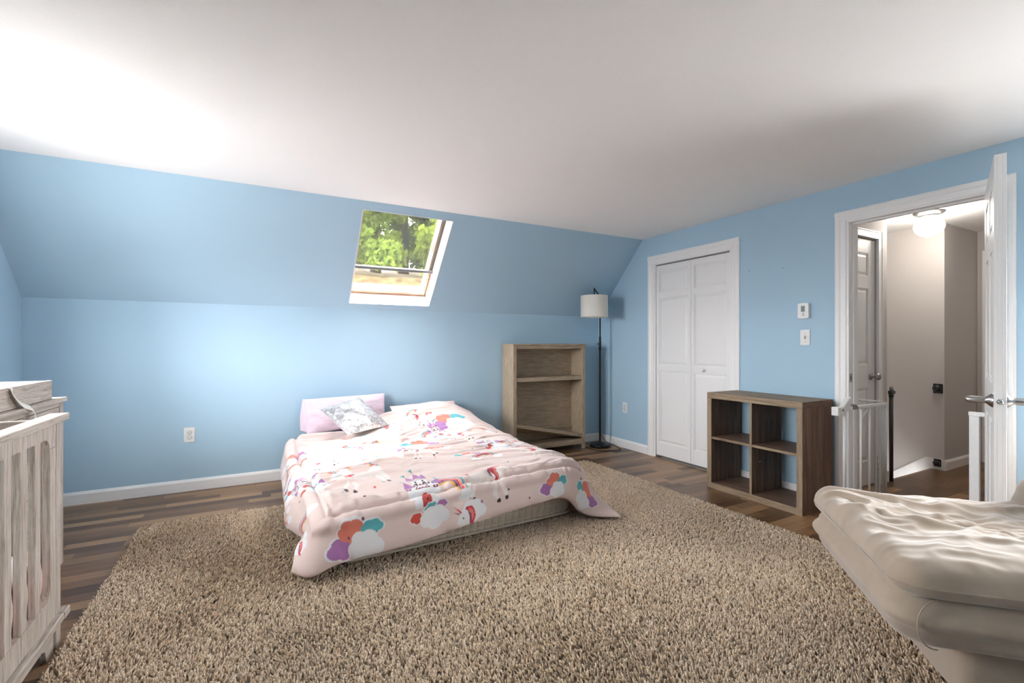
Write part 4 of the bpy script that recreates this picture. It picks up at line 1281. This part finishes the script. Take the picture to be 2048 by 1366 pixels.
BEDY = 2.535
bt = math.radians(1.9)
def bx_(V):
    W = V.copy()
    W[:, 0] = .366 + V[:, 0] * math.cos(bt) - V[:, 1] * math.sin(bt)
    W[:, 1] = BEDY + V[:, 0] * math.sin(bt) + V[:, 1] * math.cos(bt)
    return W
mt = thing('mattress', 'tan quilted mattress lying on the shag rug under the printed comforter', 'mattress', (1.10, 3.5, .030))


def ticking():
    m, nt, out = new_mat('tan quilted ticking')
    b = principled(nt, out, (.5, .42, .34), .85, 0, .2)
    b.inputs['Sheen Weight'].default_value = .3
    v = coords(nt)
    nt.links.new(ramp(nt, noise(nt, v, 22, 5), [(.3, (.50, .42, .335)), (.7, (.58, .495, .40))]), b.inputs['Base Color'])
    sp2 = nt.nodes.new('ShaderNodeSeparateXYZ'); nt.links.new(v, sp2.inputs[0])
    outs = []
    for ax, fr_ in (('X', 66), ('Z', 62)):
        mu = N(nt, 'ShaderNodeMath', operation='MULTIPLY'); nt.links.new(sp2.outputs[ax], mu.inputs[0]); mu.inputs[1].default_value = fr_
        si = N(nt, 'ShaderNodeMath', operation='SINE'); nt.links.new(mu.outputs[0], si.inputs[0])
        ab = N(nt, 'ShaderNodeMath', operation='ABSOLUTE'); nt.links.new(si.outputs[0], ab.inputs[0])
        pw = N(nt, 'ShaderNodeMath', operation='POWER'); nt.links.new(ab.outputs[0], pw.inputs[0]); pw.inputs[1].default_value = .45
        outs.append(pw.outputs[0])
    mm = N(nt, 'ShaderNodeMath', operation='MULTIPLY'); nt.links.new(outs[0], mm.inputs[0]); nt.links.new(outs[1], mm.inputs[1])
    add_bump(nt, b, mm.outputs[0], .7, .010)
    return m


TICK = ticking()
soft_box('mattress_body', TICK, mt, 0, 1.50, 0, 1.93, .032, .285, .05, .014, amp=0, xf=bx_, nz=8)
for z in (.052, .268):
    P = []
    rc = .075
    for cx, cy, a0 in ((1.5 - rc, 1.93 - rc, 0), (rc, 1.93 - rc, .5), (rc, rc, 1), (1.5 - rc, rc, 1.5)):
        for k in range(8): a = (a0 + k / 14) * math.pi; P.append((cx + (rc + .003) * math.cos(a), cy + (rc + .003) * math.sin(a), z))
    P.append(P[0])
    W = bx_(np.array(P))
    MB().tube([Vector(p) for p in W], .007, 8).build('piping', MATT, mt, smooth=True)

# ---- comforter with its print
S, U, V = comforter_surface(.0036)
S, NRM = comforter_detail(S, U, V)
nu, nv = U.shape
DYEC = np.zeros((nu, nv, 3)); PINKBASE = np.array(srgb(218, 197, 190)); DYEC[:] = PINKBASE
c_ = lambda r, g, b: np.array(srgb(r, g, b))
CW, CLIL, CRED, CCOR, CTEAL, CGOLD, CSAL, CPLUM, CHOOF, CDRED, CLTEAL, CCRIM = (c_(226, 225, 226), c_(168, 116, 168), c_(200, 78, 66), c_(222, 128, 108), c_(92, 172, 180), c_(226, 168, 62),
    c_(232, 150, 138), c_(128, 78, 110), c_(62, 50, 56), c_(140, 62, 78), c_(160, 206, 206), c_(206, 66, 86))


class Stamp:
    """paints in a local frame: x to the right, y towards the head of the bed"""
    def __init__(s, u, v, scale=1.0, rot=0.0, flip=1):
        s.u, s.v, s.k, s.r, s.fl = u, v, scale, rot, flip
        ext = .34 * scale
        s.i0 = max(0, int((u - ext) / ULEN[-1] * nu)); s.i1 = min(nu, int((u + ext) / ULEN[-1] * nu) + 1)
        s.j0 = max(0, int((v - ext) / VLEN[-1] * nv)); s.j1 = min(nv, int((v + ext) / VLEN[-1] * nv) + 1)
        uu = U[s.i0:s.i1, s.j0:s.j1] - u; vv = -(V[s.i0:s.i1, s.j0:s.j1] - v)
        c, n_ = math.cos(rot), math.sin(rot)
        s.x = (uu * c + vv * n_) / scale * flip; s.y = (-uu * n_ + vv * c) / scale
        s.C = DYEC[s.i0:s.i1, s.j0:s.j1]

    def put(s, mask, col): s.C[mask] = col; return s
    def ell(s, cx, cy, rx, ry, col, rot=0):
        dx, dy = s.x - cx, s.y - cy; c, n_ = math.cos(rot), math.sin(rot)
        return s.put(((dx * c + dy * n_) / rx) ** 2 + ((-dx * n_ + dy * c) / ry) ** 2 < 1, col)
    def poly(s, pts, col):
        m = np.zeros(s.x.shape, bool); n = len(pts)
        for i in range(n):
            x0, y0 = pts[i]; x1, y1 = pts[(i + 1) % n]
            if y0 == y1: continue
            cr = ((y0 > s.y) != (y1 > s.y)) & (s.x < (x1 - x0) * (s.y - y0) / (y1 - y0) + x0)
            m ^= cr
        return s.put(m, col)
    def rect(s, x0, x1, y0, y1, col): return s.put((s.x > x0) & (s.x < x1) & (s.y > y0) & (s.y < y1), col)
    def band(s, cx, cy, r0, r1, col, a0=0, a1=math.pi, sq=1.0):
        dx, dy = s.x - cx, (s.y - cy) / sq; r = np.hypot(dx, dy); a = np.arctan2(dy, dx)
        return s.put((r > r0) & (r < r1) & (a >= a0) & (a <= a1), col)
    def stroke(s, pts, w, col):
        """tapered curved stroke"""
        pts = np.array(pts, float); t = np.linspace(0, len(pts) - 1, 26); q = catmull(pts[:, None, :].repeat(1, 1), t)[:, 0]
        for k, p in enumerate(q):
            f = k / 25; ww = w * (math.sin(math.pi * min(1, .12 + .88 * f)) ** .7 + .12)
            s.ell(p[0], p[1], ww, ww, col)
        return s


def cloud(s, cx, cy, w, col):
    h = w * .55
    s.ell(cx, cy - h * .1, w * .5, h * .42, col)
    for dx, dy, r in ((-.34, .02, .20), (-.14, .20, .24), (.12, .22, .24), (.34, .06, .20), (0, -.12, .30), (-.25, -.14, .22), (.25, -.14, .22)):
        s.ell(cx + dx * w, cy + dy * w, r * w, r * w, col)


def halfcloud(s, cx, cy, w, col, rot=0):
    c, n_ = math.cos(rot), math.sin(rot)
    for dx, dy, r in ((-.30, -.05, .24), (-.12, .16, .25), (.14, .16, .25), (.30, -.04, .23), (0, -.10, .32)):
        s.ell(cx + (dx * c - dy * n_) * w, cy + (dx * n_ + dy * c) * w, r * w, r * w, col)


def clouds(u, v, k=1.0, flip=1, rot=0):
    s = Stamp(u, v, k, rot, flip)
    for col, x, y, w in ((CW, -.105, -.03, .155), (CW, -.02, .055, .185), (CW, .085, .055, .135)): halfcloud(s, x, y, w, col)
    halfcloud(s, -.105, -.03, .135, CLIL); halfcloud(s, -.02, .05, .165, CCOR); halfcloud(s, .088, .052, .115, CTEAL)
    halfcloud(s, .035, -.045, .20, CW)


def rainbow(s, cx, cy, r, sq=1.0, a0=0, a1=math.pi):
    w = r * .085; g = r * .02
    for i, col in enumerate((CTEAL, CSAL, CCRIM, CPLUM, CGOLD)):
        ro = r - i * (w + g); s.band(cx, cy, ro - w, ro, col, a0, a1, sq)


def castle(u, v, k=1.0, flip=1, rot=0):
    s = Stamp(u, v, k, rot, flip)
    rainbow(s, .125, -.015, .125, 1.15, 0, math.pi)
    s.poly([(-.085, -.06), (.075, -.06), (.062, .115), (-.066, .115)], CW)
    s.rect(-.105, -.062, -.01, .065, CW); s.rect(.055, .098, .02, .085, CW)
    s.rect(-.052, .045, .11, .175, CW)
    for x0, y0, n in ((-.052, .165, 6), (-.070, .098, 7), (-.05, .045, 5)):
        for q in range(n): s.rect(x0 + q * .019, x0 + q * .019 + .011, y0, y0 + .018, CDRED)
        s.rect(x0, x0 + n * .019 - .008, y0, y0 + .007, CDRED)
    for x0, y0 in ((-.108, .045), (.062, .045)):
        for q in range(2): s.rect(x0 + q * .019, x0 + q * .019 + .011, y0, y0 + .020, CDRED)
        s.rect(x0, x0 + .03, y0, y0 + .008, CDRED)
    for pts in ([(-.112, .070), (-.040, .085), (-.095, .168)], [(.055, .085), (.120, .070), (.112, .150)], [(-.066, .190), (-.010, .192), (-.048, .262)], [(-.018, .200), (.040, .200), (.012, .290)], [(.020, .188), (.066, .188), (.052, .256)]):
        s.poly(pts, CLIL)
    for x, y in ((-.095, .168), (.112, .150), (.012, .290), (-.048, .262)):
        s.poly([(x, y), (x - .026, y + .018), (x - .004, y + .030)], CTEAL); s.rect(x - .004, x - .001, y, y + .03, CHOOF)
    for x, y in ((-.025, .142), (.020, .142), (-.038, .075), (.026, .075)): s.ell(x, y, .007, .010, CHOOF)
    for x, y in ((-.03, .122), (.022, .122)): s.ell(x - .004, y, .006, .006, CHOOF); s.ell(x + .004, y, .006, .006, CHOOF); s.poly([(x - .010, y), (x + .010, y), (x, y - .014)], CHOOF)
    s.rect(-.034, .024, -.055, -.012, CRED); s.ell(-.005, -.012, .029, .036, CRED)
    for q in range(6): s.rect(-.031 + q * .0105, -.028 + q * .0105, -.055, .010, CDRED)
    s.ell(-.005, -.018, .006, .007, CHOOF)
    for x, y, w, col in ((.02, -.075, .085, CTEAL), (.085, -.068, .068, CLIL), (-.075, -.12, .075, CRED)):
        halfcloud(s, x, y, w * 1.18, CW); halfcloud(s, x, y, w, col)
    halfcloud(s, .035, -.135, .17, CW)
    halfcloud(s, .235, -.055, .09, CW)


CUNI = c_(228, 218, 212)


def unicorn(u, v, k=1.0, flip=1, rot=0):
    """walking white unicorn, head to the left"""
    s = Stamp(u, v, k, rot, flip)
    s.stroke([(.115, .045), (.145, .075), (.19, .060), (.215, .075)], .012, CCRIM); s.stroke([(.120, .035), (.150, .058), (.195, .048)], .007, CSAL)
    for pts in ([(-.06, -.02), (-.085, -.075), (-.092, -.115)], [(-.035, -.03), (-.03, -.085), (-.048, -.130)], [(.085, -.01), (.11, -.055), (.098, -.100)], [(.10, .0), (.135, -.035), (.132, -.085)]):
        s.stroke(pts, .011, CUNI)
    s.ell(.02, .018, .105, .036, CUNI, .05)
    s.poly([(-.085, .0), (-.035, .055), (-.075, .115), (-.115, .085)], CUNI)
    s.ell(-.105, .093, .040, .022, CUNI, .5); s.ell(-.132, .078, .018, .013, CUNI, .4)
    s.poly([(-.098, .115), (-.084, .118), (-.118, .165)], CSAL); s.poly([(-.080, .115), (-.068, .110), (-.072, .140)], CUNI)
    s.stroke([(-.085, .118), (-.050, .105), (-.028, .065), (-.055, .030), (-.035, -.005)], .014, CCRIM)
    s.stroke([(-.078, .110), (-.058, .085), (-.050, .050), (-.062, .020)], .008, CSAL); s.stroke([(-.062, .118), (-.030, .095), (-.012, .055), (-.03, .02)], .006, CPLUM)
    for x, y in ((-.094, -.122), (-.051, -.137), (.097, -.107), (.131, -.092)): s.ell(x, y, .010, .013, CHOOF, .4)
    s.ell(-.112, .097, .003, .004, CHOOF)


def head(u, v, k=1.0, flip=1, rot=0):
    s = Stamp(u, v, k, rot, flip)
    halfcloud(s, .05, .03, .20, CW); s.poly([(-.06, -.06), (.05, -.06), (.055, .03), (-.01, .06)], CW); s.ell(-.035, .0, .05, .027, CW, .7)
    s.stroke([(.0, .06), (.035, .05), (.05, .0), (.035, -.045), (.055, -.07)], .018, CCRIM); s.stroke([(.02, .055), (.045, .02), (.04, -.03)], .010, CCOR); s.stroke([(.01, .045), (.025, .0), (.02, -.05)], .006, CPLUM)
    s.poly([(-.05, .035), (-.038, .045), (-.09, .09)], CCRIM); s.poly([(-.062, .030), (-.052, .036), (-.105, .060)], CPLUM); s.ell(-.03, .0, .004, .008, CHOOF, .6)


def arcbow(u, v, k=1.0, rot=0, flip=1):
    s = Stamp(u, v, k, rot, flip); rainbow(s, 0, -.02, .15, .9); halfcloud(s, -.125, -.05, .11, CW); halfcloud(s, .125, -.05, .11, CW)


for a in [(.435, 1.945, .95), (1.645, 1.925, .80, 1, -.1), (1.985, 1.93, .72, -1, .1), (1.545, .50, .95), (.24, .60, .8, -1), (.70, .42, .9), (1.10, .86, .85, -1), (.10, 1.22, .7), (1.98, 1.30, .8), (1.30, 1.30, .62, -1)]: clouds(*a)
for a in [(.70, 1.12, .62), (1.15, 1.08, .60), (1.36, 1.44, .62, .1), (.585, 1.29, .66, -.1), (1.28, .26, .62, .15), (1.70, 1.27, .58), (1.62, .70, .60), (.28, .92, .8, .4), (.10, .62, .7, 1.2), (.16, 1.73, .78, .85), (.90, .62, .6), (.06, 1.45, .55, 1.4), (1.95, .85, .7, -1)]: arcbow(*a)
for a in [(.55, 1.47, 1.0), (1.20, 1.80, 1.0, -1, -.12), (1.03, 1.12, .72), (1.70, 1.48, .7), (1.46, .78, .7, -1), (1.33, .38, .75), (.66, .80, .8, -1), (.42, 1.06, .6), (1.98, 1.62, .7), (.14, .88, .7, 1, 1.3), (1.84, 1.08, .6, -1)]: unicorn(*a)
for a in [(.822, 1.805, .93), (.285, 1.36, .72, 1, .25), (1.545, 1.13, .66), (1.36, .64, .62, -1), (.62, .60, .62), (.14, 1.08, .7, 1, .9), (.95, 1.02, .45), (1.96, .55, .6)]: castle(*a)
for a in [(1.035, 1.985, .80), (.07, 1.90, .6), (1.02, .32, .7, -1), (.06, .35, .7)]: head(*a)
rs = np.random.RandomState(5)
for _ in range(46):
    s = Stamp(rs.uniform(.03, 2.2), rs.uniform(.03, 2.0), 1.0); s.ell(0, 0, .0065, .008, (CHOOF, CPLUM, CRED)[_ % 3])
# ------------------------------------------------
Vt = S.reshape(-1, 3)
# underside: the same sheet without creases, a little inside
S2, U2, V2 = comforter_surface(.0036)
n2 = normals(S2); n2 *= np.sign(n2[..., 2:3].mean())
dm = np.minimum(np.minimum(U2, ULEN[-1] - U2), np.minimum(V2, VLEN[-1] - V2))
S2 = S2 - n2 * (.009 * np.sqrt(np.clip(dm / .04, 0, 1)))[..., None]
k = 4
ii = np.unique(np.r_[np.arange(0, nu, k), nu - 1]); jj = np.unique(np.r_[np.arange(0, nv, k), nv - 1])
Sb = S2[np.ix_(ii, jj)]
VV = np.concatenate([Vt, Sb.reshape(-1, 3)])
QQ = np.concatenate([grid_faces(nu, nv, flip=True), grid_faces(len(ii), len(jj), len(Vt))])
CC = np.concatenate([DYEC.reshape(-1, 3), np.tile(PINKBASE, (len(ii) * len(jj), 1))])
co = np_mesh('comforter', VV, QQ, DYE, None, CC)
tag(co, 'pale pink comforter printed with rainbows, castles and unicorns draped over the mattress', 'comforter')

# ---- pillows
def quad_pillow(name, corners, thick, mat, label, cat, n=70, pinch=.06, flange=0, wr=.006, seed=1, parent=None, back=1.0, pw=.55):
    A = [np.array(c, float) for c in corners]          # a: left-top, right-top, right-bottom, left-bottom
    s = np.linspace(-1, 1, n); Sg, Tg = np.meshgrid(s, s, indexing='ij')
    # edges bow inwards between the corners
    Sx = Sg * (1 - pinch * (1 - Tg ** 2)); Tx = Tg * (1 - pinch * (1 - Sg ** 2))
    u = (Sx + 1) / 2; v = (Tx + 1) / 2
    P = ((1 - u) * (1 - v))[..., None] * A[0] + (u * (1 - v))[..., None] * A[1] + (u * v)[..., None] * A[2] + ((1 - u) * v)[..., None] * A[3]
    nr = np.cross(A[1] - A[0], A[3] - A[0]); nr /= np.linalg.norm(nr)
    if nr[1] > 0: nr = -nr                                # face the room
    f = (np.clip(1 - np.abs(Sg) ** 2.2, 0, 1) ** pw) * (np.clip(1 - np.abs(Tg) ** 2.2, 0, 1) ** pw)
    w = wr * fbm(Sg * 3 + 5, Tg * 3, seed, 3) + wr * .7 * vnoise((np.arctan2(Tg, Sg)) * 4 + 9, np.hypot(Sg, Tg) * 2, seed + 3) * np.clip(np.hypot(Sg, Tg) - .3, 0, 1)
    P1 = P + nr * ((thick * .5 * f + w * np.clip(f * 3, 0, 1)))[..., None]
    P2 = P - nr * (thick * .5 * back * f)[..., None]
    VV = np.concatenate([P1.reshape(-1, 3), P2.reshape(-1, 3)])
    QQ = np.concatenate([grid_faces(n, n), grid_faces(n, n, n * n, True)])
    o = np_mesh(name, VV, QQ, mat, parent)
    if parent is None: tag(o, label, cat)
    return o, P, nr


lp_, P, nr = quad_pillow('pillow', [(.352, 4.475, .690), (1.058, 4.490, .708), (1.045, 4.385, .440), (.372, 4.36, .395)], .145, LILAC,
                        'lilac pillow standing against the blue wall at the head of the bed', 'pillow', wr=.008, seed=4, pinch=.015)
# open pillowcase hem on the left side
hm = []; 
A0 = np.array([(.352, 4.478, .690), (.330, 4.45, .55), (.328, 4.43, .425), (.405, 4.375, .405), (.418, 4.388, .47), (.385, 4.42, .58)])
u = np.linspace(0, 1, 26); Ug, Vg = np.meshgrid(u, u, indexing='ij')
outer_ = catmull(A0[[0, 1, 2]][:, None, :], Vg[0] * 2)[:, 0]; inner_ = catmull(A0[[0, 5, 4, 3]][:, None, :], Vg[0] * 3)[:, 0]
G = outer_[None] * (1 - Ug)[..., None] + inner_[None] * Ug[..., None]
G[..., 1] -= .018 * np.sin(Ug * np.pi) * np.sin(Vg * np.pi * .9 + .2)
o = np_mesh('case_hem', G.reshape(-1, 3), grid_faces(26, 26), LILAC, lp_)
m = o.modifiers.new('Solidify', 'SOLIDIFY'); m.thickness = .006
quad_pillow('throw_pillow', [(.455, 4.235, .628), (.800, 4.335, .706), (1.005, 4.085, .470), (.640, 3.965, .440)], .135, VELVET,
            'square silver crushed velvet cushion leaning on the lilac pillow', 'cushion', wr=.009, seed=9, pinch=.05)
pk = plain('pink printed pillow cotton', srgb(232, 204, 200), .9, 0, .2)
quad_pillow('pillow', [(1.10, 4.46, .585), (1.76, 4.475, .600), (1.74, 4.24, .43), (1.10, 4.24, .43)], .07, pk,
            'pink pillow mostly hidden under the head end of the comforter', 'pillow', wr=.005, seed=12, pinch=.03)

# ================================================================ OUTSIDE
hb = MB()
gx = np.linspace(-9, 13, 40); gy = np.linspace(5.6, 34, 50); GX, GY_ = np.meshgrid(gx, gy, indexing='ij')
GZ = -2.4 + np.clip((GY_ - 6) / 4, 0, 1) ** .8 * 5.0 + np.clip(GY_ - 10, 0, 99) * .17 + .12 * fbm(GX * .5, GY_ * .5, 3)
hill = np_mesh('hillside', np.stack([GX, GY_, GZ], -1).reshape(-1, 3), grid_faces(40, 50), plain('leaf litter', (.028, .019, .009), .95, 0, .1, 6, .3, .5))
tag(hill, 'brown leaf covered hillside outside the skylight', 'hill', kind='structure')
BARK = plain('bark', (.045, .038, .032), .95, 0, .1, 30, .5, .4)
LEAFS = [leaf_mat('leaves a', (.16, .22, .034)), leaf_mat('leaves b', (.23, .285, .042)), leaf_mat('leaves c', (.11, .16, .034))]


def tree(x, y, h, r, crown_z0, nl, mat, label, seed, lean=0):
    rng = np.random.RandomState(seed)
    z0 = float(-2.4 + np.clip((y - 6) / 4, 0, 1) ** .8 * 5.0 + max(y - 10, 0) * .17) - .2
    t = thing('tree', label, 'tree', (x, y, z0), group='trees beyond the skylight')
    tr_ = MB(); tr_.tube([(x, y, z0), (x + lean * .3, y, z0 + h * .35), (x + lean * .7, y, z0 + h * .7), (x + lean, y, z0 + h)], [r, r * .8, r * .55, r * .2], 10)
    for k in range(9):
        zz = z0 + h * rng.uniform(.2, .85); a = rng.uniform(0, 6.28); l_ = rng.uniform(.5, 1.05)
        b0 = Vector((x + lean * (zz - z0) / h, y, zz))
        tr_.tube([b0, b0 + Vector((math.cos(a) * l_ * .5, math.sin(a) * l_ * .5, .25)), b0 + Vector((math.cos(a) * l_, math.sin(a) * l_, .4))], [r * .3, r * .2, r * .06], 6)
    tr_.build('trunk', BARK, t, smooth=True)
    nc = 60
    ca = rng.uniform(0, 6.28, nc); cr_ = 1.0 * np.sqrt(rng.rand(nc))
    cc = np.stack([x + cr_ * np.cos(ca), y + cr_ * np.sin(ca), z0 + rng.uniform(crown_z0, h * 1.02, nc)], 1)
    P = cc[rng.randint(0, nc, nl)] + np.clip(rng.normal(0, .17, (nl, 3)), -.26, .26)
    d1 = rng.normal(0, 1, (nl, 3)); d1 /= np.linalg.norm(d1, axis=1, keepdims=True)
    d2 = np.cross(d1, rng.normal(0, 1, (nl, 3))); d2 /= np.linalg.norm(d2, axis=1, keepdims=True)
    s = rng.uniform(.045, .10, nl)[:, None]
    Vq = np.stack([P - d1 * s, P - d2 * s * .55, P + d1 * s, P + d2 * s * .55], 1).reshape(-1, 3)
    np_mesh('foliage', Vq, np.arange(nl * 4).reshape(-1, 4), mat, t, smooth=False, kind='stuff')


TREES = [(1.55, 9.3, 7.0, .12, .5, 5200, 0, 'leafy tree with a dark trunk at the left front of the skylight view', 1, .05),
         (2.62, 11.9, 8.0, .20, .6, 5600, 1, 'leafy tree with the thick dark trunk left of centre beyond the skylight', 2, -.05),
         (3.95, 9.5, 7.0, .10, .5, 5000, 1, 'bright leafy tree at the right front of the skylight view', 4, .05),
         (5.20, 12.2, 8.0, .16, .5, 5000, 0, 'leafy tree at the far right edge of the skylight view', 3, .05),
         (3.95, 14.4, 9.0, .24, .6, 6000, 2, 'leafy tree with the thick trunk right of centre beyond the skylight', 5, -.05),
         (1.40, 14.6, 9.0, .15, .4, 6000, 1, 'far leafy tree behind at the left of the skylight view', 7, .05),
         (6.45, 15.0, 9.0, .15, .4, 6000, 2, 'dark leafy tree standing far behind on the right', 6, -.05),
         (2.70, 17.2, 9.0, .15, .3, 6500, 2, 'farthest dark tree left of centre high in the skylight', 8, .05),
         (5.30, 17.6, 9.0, .15, .3, 6500, 1, 'farthest bright tree right of centre high in the skylight', 9, .05)]
for x, y, h, r, cz, nl, mi, lab, sd, le in TREES: tree(x * 1.12, y + 1.6, h, r * .8, cz, int(nl * 3.2), LEAFS[mi], lab, sd, le)

# ================================================================ LIGHT
wd = bpy.data.worlds.new('World'); SC.world = wd; wd.use_nodes = True
nt = wd.node_tree; nt.nodes.clear()
wo = nt.nodes.new('ShaderNodeOutputWorld'); bg = nt.nodes.new('ShaderNodeBackground')
bg.inputs[1].default_value = 13.0
tcw = nt.nodes.new('ShaderNodeTexCoord'); sw3 = nt.nodes.new('ShaderNodeSeparateXYZ'); nt.links.new(tcw.outputs['Generated'], sw3.inputs[0])
mr = nt.nodes.new('ShaderNodeMath'); mr.operation = 'MULTIPLY_ADD'; nt.links.new(sw3.outputs['Z'], mr.inputs[0]); mr.inputs[1].default_value = .5; mr.inputs[2].default_value = .5
nt.links.new(ramp(nt, mr.outputs[0], [(.46, (.32, .32, .32)), (.53, (.98, .99, 1.0))]), bg.inputs[0])
nt.links.new(bg.outputs[0], wo.inputs[0])


def lamp(name, typ, energy, loc, rot=None, color=(1, 1, 1), **k):
    l = bpy.data.lights.new(name, typ); l.energy = energy; l.color = color
    for a, b in k.items(): setattr(l, a, b)
    o = bpy.data.objects.new(name, l); COL.objects.link(o); o.location = loc
    if rot is not None: o.rotation_euler = rot
    return o


sd_ = Vector((-.29, -.43, -1)).normalized()
sun = lamp('sun', 'SUN', 9, (3, 8, 12), sd_.to_track_quat('-Z', 'Y').to_euler(), (1, .96, .90), angle=math.radians(.6))
# sky portals in the added side windows and the skylight
for x, d_, a, b, z0, z1 in [(L - .10, 1, a, b, WZ0, WZ1) for a, b in ADDED_LWIN] + [(R + .11, -1, a, b, RZ0, RZ1) for a, b in ADDED_RWIN]:
    o = lamp('sky_portal', 'AREA', 1, (x, (a + b) / 2, (z0 + z1) / 2), Vector((d_, 0, 0)).to_track_quat('-Z', 'Z').to_euler(), shape='RECTANGLE', size=b - a, size_y=z1 - z0)
    o.data.cycles.is_portal = True
pc_ = sp((SX0 + SX1) / 2, (SB0 + SB1) / 2, T + .10)
q = (-OUT).to_track_quat('-Z', 'Y')
o = lamp('sky_portal', 'AREA', 1, pc_, q.to_euler(), shape='RECTANGLE', size=SX1 - SX0, size_y=SB1 - SB0); o.data.cycles.is_portal = True

# ================================================================ CAMERA
cam = bpy.data.cameras.new('Camera'); co_ = bpy.data.objects.new('Camera', cam); COL.objects.link(co_)
cam.sensor_fit = 'HORIZONTAL'; cam.sensor_width = 36; cam.lens = 939.754 / 2048 * 36
cam.shift_y = (687.79 - 683) / 2048
co_.location = (0, 0, CAMZ); co_.rotation_euler = (math.pi / 2, 0, -.4966)
cam.clip_start = .02; cam.clip_end = 200
SC.camera = co_
SC.view_settings.view_transform = 'Standard'
SC.view_settings.look = 'None'
SC.view_settings.gamma = 1
SC.view_settings.use_curve_mapping = False
SC.view_settings.exposure = 1.87
SC.cycles.use_denoising = True
SC.cycles.max_bounces = 14
SC.cycles.diffuse_bounces = 8
SC.cycles.transparent_max_bounces = 16
SC.cycles.sample_clamp_indirect = 12
SC.cycles.caustics_reflective = False
SC.cycles.caustics_refractive = False
